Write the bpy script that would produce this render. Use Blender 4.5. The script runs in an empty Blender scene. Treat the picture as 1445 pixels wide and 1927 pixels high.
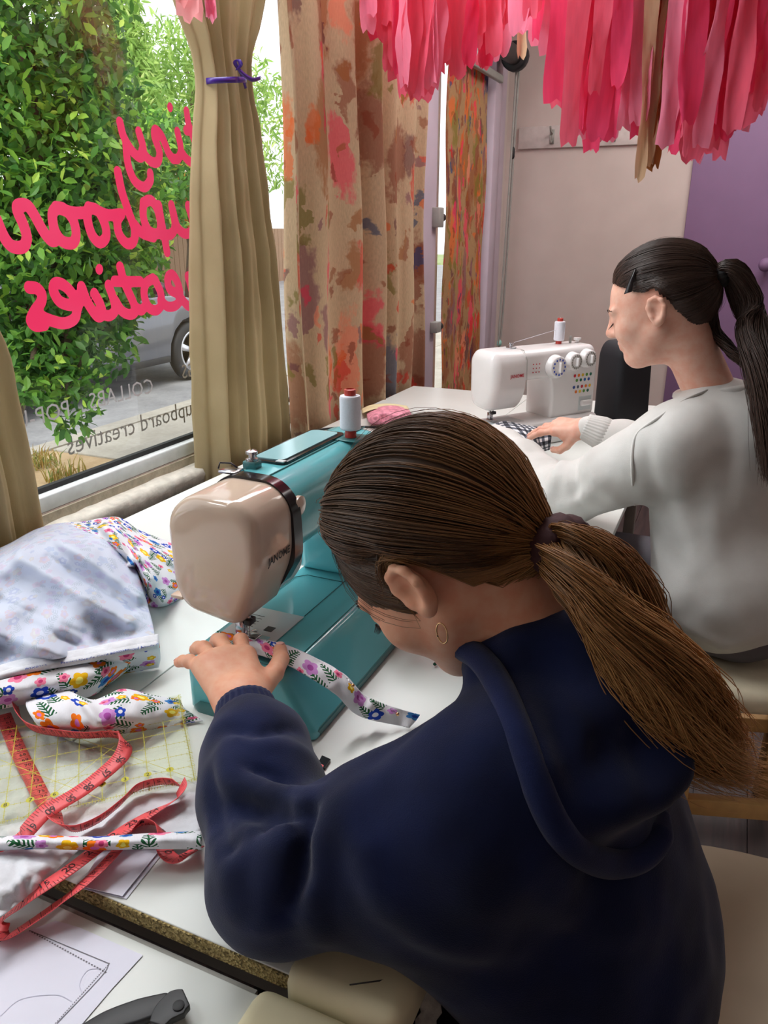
import bpy, bmesh, math, random
import numpy as np
from mathutils import Vector, Matrix

# ---------------------------------------------------------------- camera, world, lights, exposure
T = .76                                   # table top height
CAM = np.array([0., 0., T + .62]); FPX = 1450.; PITCH = math.radians(20); YAW = math.radians(24)
scene = bpy.context.scene; COL = scene.collection
cam_data = bpy.data.cameras.new('camera'); cam = bpy.data.objects.new('camera', cam_data); COL.objects.link(cam)
cam.location = CAM; cam.rotation_euler = (math.pi/2 - PITCH, 0, YAW)
cam_data.sensor_fit = 'VERTICAL'; cam_data.sensor_height = 36; cam_data.lens = 36*FPX/1927; cam_data.clip_start = .02
scene.camera = cam
world = bpy.data.worlds.new('overcast_sky'); scene.world = world; world.use_nodes = True
bg = world.node_tree.nodes['Background']; bg.inputs[0].default_value = (.93, .97, 1, 1); bg.inputs[1].default_value = 1.9
def area_light(name, loc, target, sx, sy, power, color=(1, 1, 1)):
    l = bpy.data.lights.new(name, 'AREA'); l.shape = 'RECTANGLE'; l.size = sx; l.size_y = sy; l.energy = power; l.color = color
    o = bpy.data.objects.new(name, l); COL.objects.link(o); o.location = loc
    o.rotation_euler = (Vector(target) - Vector(loc)).to_track_quat('-Z', 'Y').to_euler()
    return o
sun = bpy.data.lights.new('hazy_sun', 'SUN'); sun.energy = 2.6; sun.angle = .5; sun.color = (1, .97, .9)
so = bpy.data.objects.new('hazy_sun', sun); COL.objects.link(so); so.rotation_euler = (math.radians(38), math.radians(25), 0)
area_light('added_window_fill', (-1.22, 1.5, 2.62), (-.25, 1.3, .8), 3.6, .4, 70, (.97, .99, 1))  # unseen fill added above the window to strengthen its daylight indoors
area_light('added_back_wall_fill', (.2, 3.7, 2.8), (.1, 3.8, 0), 1.2, 1.2, 30, (1, .95, .9))  # extra overhead fill, put in to brighten the room and back wall
vs = scene.view_settings; vs.view_transform = 'Standard'; vs.look = 'None'; vs.exposure = .1; vs.gamma = 1; vs.use_curve_mapping = False

# ---------------------------------------------------------------- geometry of the place: sight lines with a real distance
_fh = np.array([-math.sin(YAW), math.cos(YAW), 0]); _R = np.array([math.cos(YAW), math.sin(YAW), 0]); _U = np.array([0, 0, 1.])
_FW = _fh*math.cos(PITCH) - _U*math.sin(PITCH); _DN = -_fh*math.sin(PITCH) - _U*math.cos(PITCH)
def ray(x, y): return _FW + _R*((x - 722.5)/FPX) + _DN*((y - 963.5)/FPX)
def onz(x, y, z): d = ray(x, y); return CAM + d*((z - CAM[2])/d[2])
def onx(x, y, X): d = ray(x, y); return CAM + d*(X/d[0])
def ony(x, y, Y): d = ray(x, y); return CAM + d*(Y/d[1])
def dep(x, y, t): return CAM + ray(x, y)*t
def V(*a): return np.array(a, float)
def unit(v): v = np.asarray(v, float); return v/np.linalg.norm(v)
rng = np.random.default_rng(7); random.seed(7)

# ---------------------------------------------------------------- object helpers
def tag(o, label=None, cat=None, group=None, kind=None):
    if label: o['label'] = label
    if cat: o['category'] = cat
    if group: o['group'] = group
    if kind: o['kind'] = kind
    return o
def empty(name, loc=(0, 0, 0), label=None, cat=None, group=None, kind=None):
    o = bpy.data.objects.new(name, None); COL.objects.link(o); o.location = loc; o.empty_display_size = .05
    return tag(o, label, cat, group, kind)
def mesh(name, verts, faces, mat, parent=None, smooth=True, uv=None, mats=None, fm=None):
    """one mesh object; verts are world coordinates; uv per vertex"""
    me = bpy.data.meshes.new(name)
    verts = np.asarray(verts, float)
    if parent is not None:
        off = np.array(parent_origin(parent)); verts = verts - off
    if isinstance(faces, np.ndarray) and faces.ndim == 2:
        n, k = faces.shape
        me.vertices.add(len(verts)); me.vertices.foreach_set('co', verts.astype(np.float32).ravel())
        me.loops.add(n*k); me.loops.foreach_set('vertex_index', faces.astype(np.int32).ravel())
        me.polygons.add(n); me.polygons.foreach_set('loop_start', np.arange(0, n*k, k, dtype=np.int32))
        me.update(calc_edges=True)
    else:
        me.from_pydata([tuple(v) for v in verts], [], [tuple(int(i) for i in f) for f in faces])
    if smooth: me.polygons.foreach_set('use_smooth', np.ones(len(me.polygons), bool))
    if uv is not None:
        lay = me.uv_layers.new(name='UVMap'); idx = np.zeros(len(me.loops), np.int32); me.loops.foreach_get('vertex_index', idx)
        lay.data.foreach_set('uv', np.asarray(uv, np.float32)[idx].ravel())
    for m in (mats or [mat]): me.materials.append(m)
    if fm is not None: me.polygons.foreach_set('material_index', np.asarray(fm, np.int32))
    me.update()
    o = bpy.data.objects.new(name, me); COL.objects.link(o)
    if parent is not None: o.parent = parent
    return o
def parent_origin(p):
    v = Vector((0, 0, 0))
    while p is not None: v += Vector(p.location); p = p.parent
    return v
def bevel(o, w, seg=2, angle=40):
    m = o.modifiers.new('bevel', 'BEVEL'); m.width = w; m.segments = seg; m.limit_method = 'ANGLE'; m.angle_limit = math.radians(angle)
    return o
BOXF = [(0, 3, 2, 1), (4, 5, 6, 7), (0, 1, 5, 4), (1, 2, 6, 5), (2, 3, 7, 6), (3, 0, 4, 7)]
def box(name, lo, hi, mat, parent=None, bev=0, frame=None, seg=2):
    x0, y0, z0 = lo; x1, y1, z1 = hi
    v = np.array([(x0, y0, z0), (x1, y0, z0), (x1, y1, z0), (x0, y1, z0), (x0, y0, z1), (x1, y0, z1), (x1, y1, z1), (x0, y1, z1)], float)
    if frame: v = frame(v)
    o = mesh(name, v, BOXF, mat, parent, smooth=bool(bev))
    if bev: bevel(o, bev, seg)
    return o
def tube_data(pts, r, n=8, cap=True):
    pts = np.asarray(pts, float); K = len(pts); r = np.broadcast_to(np.asarray(r, float), (K,))
    t = np.gradient(pts, axis=0); t /= np.linalg.norm(t, axis=1)[:, None] + 1e-12
    ref = np.array([0, 0, 1.]) if abs(t[0, 2]) < .9 else np.array([1., 0, 0])
    a = np.cross(t[0], ref); a /= np.linalg.norm(a); A = []
    for i in range(K):
        a = a - t[i]*np.dot(a, t[i]); a /= np.linalg.norm(a) + 1e-12; A.append(a)
    A = np.array(A); B = np.cross(t, A); th = np.arange(n)*2*math.pi/n
    v = pts[:, None] + r[:, None, None]*(np.cos(th)[None, :, None]*A[:, None] + np.sin(th)[None, :, None]*B[:, None])
    f = []
    for i in range(K - 1):
        for j in range(n): f.append((i*n + j, i*n + (j + 1) % n, (i + 1)*n + (j + 1) % n, (i + 1)*n + j))
    if cap: f.append(tuple(range(n))[::-1]); f.append(tuple(range((K - 1)*n, K*n)))
    return v.reshape(-1, 3), f
def tube(name, pts, r, mat, parent=None, n=8, cap=True):
    v, f = tube_data(pts, r, n, cap); return mesh(name, v, f, mat, parent)
def lathe_data(prof, n=24, axis=None, org=(0, 0, 0)):
    """prof: (radius, height) list about +Z, or about axis through org"""
    th = np.arange(n)*2*math.pi/n; v = []
    for r, h in prof:
        for a in th: v.append((r*math.cos(a), r*math.sin(a), h))
    v = np.array(v); f = []
    for i in range(len(prof) - 1):
        for j in range(n): f.append((i*n + j, i*n + (j + 1) % n, (i + 1)*n + (j + 1) % n, (i + 1)*n + j))
    f.append(tuple(range(n))[::-1]); f.append(tuple(range((len(prof) - 1)*n, len(prof)*n)))
    if axis is not None:
        q = Vector((0, 0, 1)).rotation_difference(Vector(axis)).to_matrix(); v = v @ np.array(q).T
    return v + np.asarray(org, float), f
def lathe(name, prof, mat, parent=None, n=24, axis=None, org=(0, 0, 0)):
    v, f = lathe_data(prof, n, axis, org); o = mesh(name, v, f, mat, parent)
    m = o.modifiers.new('es', 'EDGE_SPLIT'); m.split_angle = math.radians(50); return o
def merge(parts):
    V_, F_ = [], []; n = 0
    for v, f in parts:
        V_.append(np.asarray(v, float)); F_ += [tuple(i + n for i in q) for q in f]; n += len(v)
    return np.concatenate(V_), F_
def spline(pts, n, closed=False):
    """Catmull-Rom through pts, n samples"""
    p = np.asarray(pts, float)
    if len(p) < 3: return p[0] + np.linspace(0, 1, n)[:, None]*(p[-1] - p[0])
    q = np.vstack([2*p[0] - p[1], p, 2*p[-1] - p[-2]]) if not closed else np.vstack([p[-1], p, p[0], p[1]])
    m = len(q) - 3; u = np.linspace(0, m - 1e-6, n); i = u.astype(int); t = (u - i)[:, None]
    a, b, c, d = q[i], q[i + 1], q[i + 2], q[i + 3]
    return .5*((2*b) + (c - a)*t + (2*a - 5*b + 4*c - d)*t**2 + (3*b - a - 3*c + d)*t**3)
def grid_faces(nu, nv):
    i, j = np.meshgrid(np.arange(nu - 1), np.arange(nv - 1), indexing='ij'); a = (i*nv + j).ravel()
    return np.stack([a, a + nv, a + nv + 1, a + 1], 1)
def thick(o, t, off=0):
    m = o.modifiers.new('solid', 'SOLIDIFY'); m.thickness = t; m.offset = off; return o
def text_data(s, size, bold=0.):
    c = bpy.data.curves.new('txt', 'FONT'); c.body = s; c.size = size; c.resolution_u = 2; c.offset = bold*size
    o = bpy.data.objects.new('txt', c); COL.objects.link(o); dg = bpy.context.evaluated_depsgraph_get()
    me = o.evaluated_get(dg).to_mesh(); v = np.array([p.co[:] for p in me.vertices]).reshape(-1, 3); f = [tuple(p.vertices) for p in me.polygons]
    o.evaluated_get(dg).to_mesh_clear(); bpy.data.objects.remove(o); bpy.data.curves.remove(c)
    return v, f
def vnoise(p, s=1., seed=0):
    """smooth value noise in [-1,1] at points p (N,d<=3)"""
    p = np.asarray(p, float)*s
    if p.shape[1] < 3: p = np.hstack([p, np.zeros((len(p), 3 - p.shape[1]))])
    i = np.floor(p).astype(np.int64); f = p - i; f = f*f*(3 - 2*f); out = 0
    for dx in (0, 1):
        for dy in (0, 1):
            for dz in (0, 1):
                h = ((i[:, 0] + dx)*374761393 + (i[:, 1] + dy)*668265263 + (i[:, 2] + dz)*2147483647 + seed*1274126177) & 0xffffffff
                h = ((h ^ (h >> 13))*1274126177) & 0xffffffff; h = (h ^ (h >> 16))/4294967295.*2 - 1
                out = out + h*(f[:, 0] if dx else 1 - f[:, 0])*(f[:, 1] if dy else 1 - f[:, 1])*(f[:, 2] if dz else 1 - f[:, 2])
    return out

# ---------------------------------------------------------------- signed-distance modelling (bodies, clothes, hands)
class Sdf:
    def __init__(s): s.ops = []
    def cone(s, a, b, r1, r2, k=.02, sub=False):
        a = np.asarray(a, float); b = np.asarray(b, float); m = max(r1, r2)
        def fn(P):
            ab = b - a; t = np.clip(((P - a) @ ab)/(ab @ ab + 1e-12), 0, 1); return np.linalg.norm(P - a - t[..., None]*ab, axis=-1) - (r1 + (r2 - r1)*t)
        s.ops.append((fn, np.minimum(a, b) - m, np.maximum(a, b) + m, k, sub)); return s
    def chain(s, pts, rs, k=.02, sub=False):
        for i in range(len(pts) - 1): s.cone(pts[i], pts[i + 1], rs[i], rs[i + 1], k, sub)
        return s
    def ell(s, c, r, M=None, k=.02, sub=False):
        c = np.asarray(c, float); r = np.asarray(r, float); M = np.eye(3) if M is None else np.asarray(M, float)   # rows of M: local axes
        def fn(P):
            p = (P - c) @ M.T; k0 = np.linalg.norm(p/r, axis=-1); k1 = np.linalg.norm(p/r**2, axis=-1); return k0*(k0 - 1)/(k1 + 1e-9)
        m = np.abs(M.T) @ r; s.ops.append((fn, c - m, c + m, k, sub)); return s
    def __call__(s, P, big=.12):
        d = np.full(P.shape[:-1], big)
        for fn, lo, hi, k, sub in s.ops:
            e = fn(P)
            if sub: h = np.clip(.5 - .5*(d + e)/k, 0, 1); d = d + (-e - d)*h + k*h*(1 - h)
            else: h = np.clip(.5 + .5*(e - d)/k, 0, 1); d = e + (d - e)*h - k*h*(1 - h)
        return d
    def mesh(s, vox, smooth=1, warp=None):
        lo = np.min([o[1] for o in s.ops if not o[4]], 0) - 3*vox; hi = np.max([o[2] for o in s.ops if not o[4]], 0) + 3*vox
        n = np.ceil((hi - lo)/vox).astype(int) + 1
        ax = [lo[i] + vox*np.arange(n[i]) for i in range(3)]
        D = np.full(n, .12)
        for fn, l, h, k, sub in s.ops:
            m = k + .12 if not sub else k + vox
            a = np.clip(np.floor((l - m - lo)/vox).astype(int), 0, n); b = np.clip(np.ceil((h + m - lo)/vox).astype(int) + 1, 0, n)
            sl = tuple(slice(a[i], b[i]) for i in range(3))
            if min(b - a) <= 0: continue
            P = np.stack(np.meshgrid(*[ax[i][sl[i]] for i in range(3)], indexing='ij'), -1); e = fn(P); d = D[sl]
            if sub: q = np.clip(.5 - .5*(d + e)/k, 0, 1); D[sl] = d + (-e - d)*q + k*q*(1 - q)
            else: q = np.clip(.5 + .5*(e - d)/k, 0, 1); D[sl] = e + (d - e)*q - k*q*(1 - q)
        if warp is not None:
            P = np.stack(np.meshgrid(*ax, indexing='ij'), -1); near = np.abs(D) < 4*vox; D[near] += warp(P[near])
        return surface_nets(D, lo, vox, smooth)
    def hit(s, x, y, t0, t1, n=400):
        """first surface point along the sight line through (x, y) between depths t0 and t1"""
        t = np.linspace(t0, t1, n); P = CAM + np.outer(t, ray(x, y)); d = s(P); i = np.argmax(d < 0)
        return P[i] if d[i] < 0 else P[np.argmin(d)]
def surface_nets(D, lo, vox, smooth=1):
    s = D < 0; n = np.array(D.shape) - 1
    acc = np.zeros(tuple(n) + (3,)); cnt = np.zeros(tuple(n))
    def sl(c): return tuple(slice(c[i], c[i] + n[i]) for i in range(3))
    for axis in range(3):
        o1, o2 = [i for i in range(3) if i != axis]
        for a in (0, 1):
            for b in (0, 1):
                c0 = [0, 0, 0]; c0[o1] = a; c0[o2] = b; c1 = list(c0); c1[axis] = 1
                d0, d1 = D[sl(c0)], D[sl(c1)]; x = s[sl(c0)] != s[sl(c1)]
                t = d0[x]/(d0[x] - d1[x]); v = np.tile(np.array(c0, float), (len(t), 1)); v[:, axis] += t
                acc[x] += v; cnt[x] += 1
    act = cnt > 0; idx = -np.ones(tuple(n), int); idx[act] = np.arange(act.sum()); ijk = np.argwhere(act)
    verts = lo + vox*(ijk + acc[act]/cnt[act][:, None]); F_ = []
    for axis in range(3):
        o1, o2 = [(1, 2), (2, 0), (0, 1)][axis]
        c = [slice(1, -1)]*3; c[axis] = slice(0, -1); d = list(c); d[axis] = slice(1, None)
        s0 = s[tuple(c)]; x = s0 != s[tuple(d)]; p = np.argwhere(x); fl = s0[x]
        p = p + np.array([0 if i == axis else 1 for i in range(3)])
        e1 = np.zeros(3, int); e1[o1] = 1; e2 = np.zeros(3, int); e2[o2] = 1
        q = np.stack([idx[tuple((p - e1 - e2).T)], idx[tuple((p - e2).T)], idx[tuple(p.T)], idx[tuple((p - e1).T)]], 1)
        q[~fl] = q[~fl][:, ::-1]; F_.append(q)
    faces = np.concatenate(F_); faces = faces[(faces >= 0).all(1)]
    for _ in range(smooth): verts = lap(verts, faces)
    return verts, faces
def lap(v, f, w=.6):
    a = np.zeros_like(v); c = np.zeros(len(v)); k = f.shape[1]
    for i in range(k):
        np.add.at(a, f[:, i], v[f[:, (i + 1) % k]]); np.add.at(c, f[:, i], 1); np.add.at(a, f[:, (i + 1) % k], v[f[:, i]]); np.add.at(c, f[:, (i + 1) % k], 1)
    return v + w*(a/np.maximum(c, 1)[:, None] - v)
def vnormals(v, f):
    n = np.cross(v[f[:, 2]] - v[f[:, 0]], v[f[:, -1]] - v[f[:, 1]]); out = np.zeros_like(v)
    for i in range(f.shape[1]): np.add.at(out, f[:, i], n)
    return out/(np.linalg.norm(out, axis=1)[:, None] + 1e-12)
def strand_mesh(name, S, r, mat, parent, taper=True):
    """S (N,K,3) strands as three-sided tubes; uv = (random, along)"""
    N, K, _ = S.shape; t = np.gradient(S, axis=1); t /= np.linalg.norm(t, axis=2)[..., None] + 1e-12
    ref = unit((.3, .5, .81)); a = np.cross(t, ref); a /= np.linalg.norm(a, axis=2)[..., None] + 1e-9; b = np.cross(t, a)
    rr = np.broadcast_to(np.asarray(r, float).reshape(-1, 1), (N, K)).copy()
    if taper: rr *= np.interp(np.linspace(0, 1, K), [0, .75, 1], [1, 1, .25])
    th = np.arange(3)*2*math.pi/3
    v = S[:, :, None] + rr[..., None, None]*(np.cos(th)[:, None]*a[:, :, None] + np.sin(th)[:, None]*b[:, :, None])
    base = (np.arange(N)[:, None]*K + np.arange(K - 1)[None])[..., None]*3; j = np.arange(3); j2 = (j + 1) % 3
    f = np.stack([base + j, base + j2, base + 3 + j2, base + 3 + j], -1).reshape(-1, 4)
    uv = np.zeros((N, K, 3, 2)); uv[..., 0] = rng.random(N)[:, None, None]; uv[..., 1] = np.linspace(0, 1, K)[None, :, None]
    return mesh(name, v.reshape(-1, 3), f, mat, parent, uv=uv.reshape(-1, 2))
# ---------------------------------------------------------------- materials
def srgb(r, g, b): return tuple((c/255/12.92 if c/255 <= .04045 else ((c/255 + .055)/1.055)**2.4) for c in (r, g, b)) + (1,)
class NT:
    def __init__(s, name):
        s.m = bpy.data.materials.new(name); s.m.use_nodes = True; s.t = s.m.node_tree; s.b = s.t.nodes['Principled BSDF']; s.out = s.t.nodes['Material Output']
    def n(s, typ, _in={}, **kw):
        x = s.t.nodes.new(typ)
        for k, v in kw.items(): setattr(x, k, v)
        for k, v in _in.items(): s.set(x, k, v)
        return x
    def set(s, x, k, v):
        if isinstance(v, bpy.types.NodeSocket): s.t.links.new(v, x.inputs[k])
        elif isinstance(v, bpy.types.Node): s.t.links.new(v.outputs[0], x.inputs[k])
        else: x.inputs[k].default_value = v
    def math(s, op, a, b=0., c=0., clamp=False): return s.n('ShaderNodeMath', {0: a, 1: b, 2: c}, operation=op, use_clamp=clamp).outputs[0]
    def vmath(s, op, a, b=(0, 0, 0)): return s.n('ShaderNodeVectorMath', {0: a, 1: b}, operation=op).outputs[0]
    def mix(s, f, a, b, mode='MIX'):
        x = s.n('ShaderNodeMix', data_type='RGBA', blend_type=mode); s.set(x, 0, f); s.set(x, 6, a); s.set(x, 7, b); return x.outputs[2]
    def ramp(s, f, stops, interp='LINEAR'):
        x = s.n('ShaderNodeValToRGB', {0: f}); e = x.color_ramp; e.interpolation = interp
        while len(e.elements) < len(stops): e.elements.new(.5)
        for i, (p, c) in enumerate(stops): e.elements[i].position = p; e.elements[i].color = c if len(c) == 4 else (*c, 1)
        return x.outputs[0]
    def noise(s, vec, scale, detail=3, rough=.5, dist=0): return s.n('ShaderNodeTexNoise', {'Vector': vec, 'Scale': scale, 'Detail': detail, 'Roughness': rough, 'Distortion': dist})
    def coord(s, w='Object'): return s.n('ShaderNodeTexCoord').outputs[w]
    def mapping(s, vec, scale=(1, 1, 1), loc=(0, 0, 0), rot=(0, 0, 0)): return s.n('ShaderNodeMapping', {'Vector': vec, 'Scale': scale, 'Location': loc, 'Rotation': rot}).outputs[0]
    def bump(s, h, strength=.3, dist=.01): s.set(s.b, 'Normal', s.n('ShaderNodeBump', {'Height': h, 'Strength': strength, 'Distance': dist}).outputs[0])
    def p(s, **kw):
        names = dict(color='Base Color', rough='Roughness', metal='Metallic', spec='Specular IOR Level', sheen='Sheen Weight', coat='Coat Weight', sss='Subsurface Weight', trans='Transmission Weight', alpha='Alpha', ior='IOR', ec='Emission Color', es='Emission Strength')
        for k, v in kw.items(): s.set(s.b, names[k], v)
        return s
MATS = {}
def plain(name, color, rough=.5, var=.06, scale=30, bump=0, **kw):
    """one colour with a faint procedural variation"""
    if name in MATS: return MATS[name]
    n = NT(name); c = n.coord(); tex = n.noise(c, scale, 4)
    lo = tuple(x*(1 - var*1.6) for x in color[:3]) + (1,); hi = tuple(min(1, x*(1 + var)) for x in color[:3]) + (1,)
    n.p(color=n.ramp(tex.outputs[0], [(.3, lo), (.7, hi)]), rough=rough, **kw)
    if bump: n.bump(tex.outputs[0], bump)
    MATS[name] = n.m; return n.m
def thin_cloth(n, color, rough=.9, trans=.35):
    """diffuse + translucent mix for curtains and tissue paper"""
    d = n.n('ShaderNodeBsdfDiffuse', {'Color': color, 'Roughness': .5}); t = n.n('ShaderNodeBsdfTranslucent', {'Color': color}); m = n.n('ShaderNodeMixShader', {0: trans})
    n.t.links.new(d.outputs[0], m.inputs[1]); n.t.links.new(t.outputs[0], m.inputs[2]); n.t.links.new(m.outputs[0], n.out.inputs[0]); return d, t
def m_curtain():
    n = NT('beige_curtain_cloth'); c = n.coord(); w = n.noise(n.mapping(c, (3, 3, 2)), 3, 4)
    col = n.ramp(w.outputs[0], [(.3, srgb(192, 175, 138)), (.75, srgb(210, 194, 158))]); d, t = thin_cloth(n, col, trans=.38)
    b = n.n('ShaderNodeBump', {'Height': n.noise(n.mapping(c, (300, 300, 120)), 1, 2).outputs[0], 'Strength': .15, 'Distance': .002})
    for x in (d, t): n.t.links.new(b.outputs[0], x.inputs['Normal'])
    return n.m
def m_paint(name, base, amount, dens=1., op=.66):
    """cotton cloth splashed with dried paint (uv in metres)"""
    n = NT(name); uv = n.coord('UV'); PAL = [(158, 82, 60), (150, 96, 112), (232, 120, 60), (40, 84, 130), (222, 60, 52), (140, 130, 60), (165, 100, 70), (240, 150, 120), (120, 70, 80), (238, 70, 110), (176, 110, 60), (150, 78, 60)]
    weave = n.noise(n.mapping(uv, (260, 60, 1)), 1, 3); col = n.ramp(weave.outputs[0], [(.3, base), (.7, tuple(min(1, x*1.22) for x in base[:3]) + (1,))])
    wob = n.noise(uv, 9, 4, .6); dv = n.n('ShaderNodeVectorMath', {0: n.vmath('SUBTRACT', wob.outputs[1], (.5, .5, .5)), 1: (.16, .22, 0)}, operation='MULTIPLY').outputs[0]
    for k, (sx, sy, thr) in enumerate([(7, 2.6, amount), (11, 5, amount*.8), (24, 13, amount*.55)]):
        q = n.mapping(n.vmath('ADD', uv, dv), (sx*dens, sy*dens, 1), (k*3.7, k*1.9, 0)); vo = n.n('ShaderNodeTexVoronoi', {'Vector': q, 'Scale': 1., 'Randomness': 1.}, voronoi_dimensions='2D')
        rgb = n.n('ShaderNodeSeparateColor', {0: vo.outputs['Color']})
        pc = n.ramp(rgb.outputs[0], [(i/len(PAL), srgb(*PAL[(i*5 + k*3) % len(PAL)])) for i in range(len(PAL))], 'CONSTANT')
        on = n.math('LESS_THAN', rgb.outputs[1], thr); rough = n.noise(n.mapping(uv, (55, 22, 1)), 1, 5, .65)
        rad = n.math('MULTIPLY', n.math('SUBTRACT', .70, n.math('ADD', vo.outputs['Distance'], n.math('MULTIPLY', rough.outputs[0], .5))), 7, clamp=True)
        col = n.mix(n.math('MULTIPLY', n.math('MULTIPLY', on, rad), op), col, pc)
    d, t = thin_cloth(n, col, trans=.28)
    return n.m
def flower_color(n, uv, cell=.042):
    sc = 1/cell; base = srgb(226, 226, 232); col = base
    # leafy sprigs
    for k, off in enumerate([(.35, .1, 0), (.1, .62, 0)]):
        q = n.vmath('ADD', uv, tuple(o*cell for o in off)); vo = n.n('ShaderNodeTexVoronoi', {'Vector': q, 'Scale': sc*.92, 'Randomness': .55}, voronoi_dimensions='2D')
        loc = n.n('ShaderNodeVectorMath', {0: n.vmath('SUBTRACT', q, vo.outputs['Position']), 'Scale': sc}, operation='SCALE').outputs[0]
        rc = n.n('ShaderNodeSeparateColor', {0: vo.outputs['Color']}); rot = n.n('ShaderNodeVectorRotate', {'Vector': loc, 'Angle': n.math('MULTIPLY', rc.outputs[0], 6.28)}, rotation_type='Z_AXIS')
        xyz = n.n('ShaderNodeSeparateXYZ', {0: rot.outputs[0]}); ax = n.math('ABSOLUTE', xyz.outputs[0]); ay = n.math('ABSOLUTE', xyz.outputs[1])
        slant = n.math('SUBTRACT', xyz.outputs[0], n.math('MULTIPLY', ay, .8)); leaf = n.math('GREATER_THAN', n.math('SINE', n.math('MULTIPLY', slant, 46)), -.1)
        leaf = n.math('MULTIPLY', leaf, n.math('LESS_THAN', ay, n.math('SUBTRACT', .17, n.math('MULTIPLY', xyz.outputs[0], .22)))); stem = n.math('LESS_THAN', ay, .022)
        m = n.math('MULTIPLY', n.math('MAXIMUM', leaf, stem), n.math('LESS_THAN', ax, .34)); m = n.math('MULTIPLY', m, n.math('LESS_THAN', rc.outputs[1], .62))
        col = n.mix(m, col, srgb(38, 92, 58))
    # blooms
    for k, (s2, off, thr, rad) in enumerate([(1., (0, 0, 0), .8, .3), (1.5, (.5, .45, 0), .45, .26)]):
        q = n.vmath('ADD', uv, tuple(o*cell for o in off)); vo = n.n('ShaderNodeTexVoronoi', {'Vector': q, 'Scale': sc*s2, 'Randomness': .62}, voronoi_dimensions='2D')
        loc = n.vmath('SUBTRACT', q, vo.outputs['Position']); xyz = n.n('ShaderNodeSeparateXYZ', {0: loc}); ang = n.math('ARCTAN2', xyz.outputs[1], xyz.outputs[0]); rc = n.n('ShaderNodeSeparateColor', {0: vo.outputs['Color']})
        R_ = n.math('MULTIPLY', n.n('ShaderNodeVectorMath', {0: loc}, operation='LENGTH').outputs['Value'], sc*s2)
        pet = n.math('MULTIPLY_ADD', n.math('ABSOLUTE', n.math('COSINE', n.math('MULTIPLY_ADD', ang, 2.5, n.math('MULTIPLY', rc.outputs[2], 9)))), rad*.3, rad*.72)
        on = n.math('LESS_THAN', rc.outputs[1], thr)
        pc = n.ramp(rc.outputs[0], [(0, srgb(240, 120, 30)), (.2, srgb(40, 72, 180)), (.4, srgb(200, 140, 205)), (.56, srgb(232, 180, 30)), (.7, srgb(66, 130, 195)), (.84, srgb(238, 130, 160))], 'CONSTANT')
        cc = n.ramp(rc.outputs[0], [(0, srgb(205, 120, 200)), (.2, srgb(235, 235, 245)), (.4, srgb(165, 80, 160)), (.56, srgb(248, 235, 120)), (.7, srgb(40, 70, 160)), (.84, srgb(190, 60, 110))], 'CONSTANT')
        col = n.mix(n.math('MULTIPLY', on, n.math('LESS_THAN', R_, pet)), col, pc); col = n.mix(n.math('MULTIPLY', on, n.math('LESS_THAN', R_, rad*.38)), col, cc)
    return col
def m_floral(name, fade=0., tint=srgb(196, 204, 222)):
    n = NT(name); uv = n.coord('UV'); col = flower_color(n, uv)
    if fade: col = n.mix(fade, col, tint)
    n.p(color=col, rough=.9, spec=.1); sep = n.n('ShaderNodeSeparateXYZ', {0: uv}); n.bump(n.math('SINE', n.math('MULTIPLY', sep.outputs[0], 3600)), .12, .001); return n.m
def m_hair(name, root, mid, tip, warm):
    n = NT(name); uv = n.n('ShaderNodeSeparateXYZ', {0: n.coord('UV')}); base = n.ramp(uv.outputs[1], [(0, root), (.5, mid), (1, tip)])
    n.p(color=n.mix(n.math('MULTIPLY', uv.outputs[0], .55), base, warm), rough=.42, spec=.35); return n.m
def m_skin(name, c):
    n = NT(name); t = n.noise(n.coord(), 60, 4); red = tuple(x*y for x, y in zip(c[:3], (.96, .8, .76))) + (1,)
    n.p(color=n.ramp(t.outputs[0], [(.35, red), (.65, c)]), rough=.5, sss=.12, spec=.35); n.set(n.b, 'Subsurface Radius', (1, .35, .2)); n.set(n.b, 'Subsurface Scale', .006); n.bump(n.noise(n.coord(), 700, 2).outputs[0], .08, .001); return n.m
def m_knit(name, c, c2, fine=900, sheen=.15):
    n = NT(name); co = n.coord(); t = n.noise(co, 14, 4); f = n.noise(co, fine, 2)
    n.p(color=n.ramp(t.outputs[0], [(.3, c), (.7, c2)]), rough=.95, spec=.1, sheen=sheen); n.bump(f.outputs[0], .35, .0012); return n.m
def m_glass(name, tint=(1, 1, 1, 1), refl=.06):
    n = NT(name); tr = n.n('ShaderNodeBsdfTransparent', {'Color': tint}); gl = n.n('ShaderNodeBsdfGlossy', {'Roughness': .02})
    lw = n.n('ShaderNodeLayerWeight', {'Blend': .25}); f = n.math('MULTIPLY_ADD', lw.outputs['Fresnel'], .09, refl*.08, clamp=True); mx = n.n('ShaderNodeMixShader', {0: f})
    n.t.links.new(tr.outputs[0], mx.inputs[1]); n.t.links.new(gl.outputs[0], mx.inputs[2]); n.t.links.new(mx.outputs[0], n.out.inputs[0]); return n.m
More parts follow.
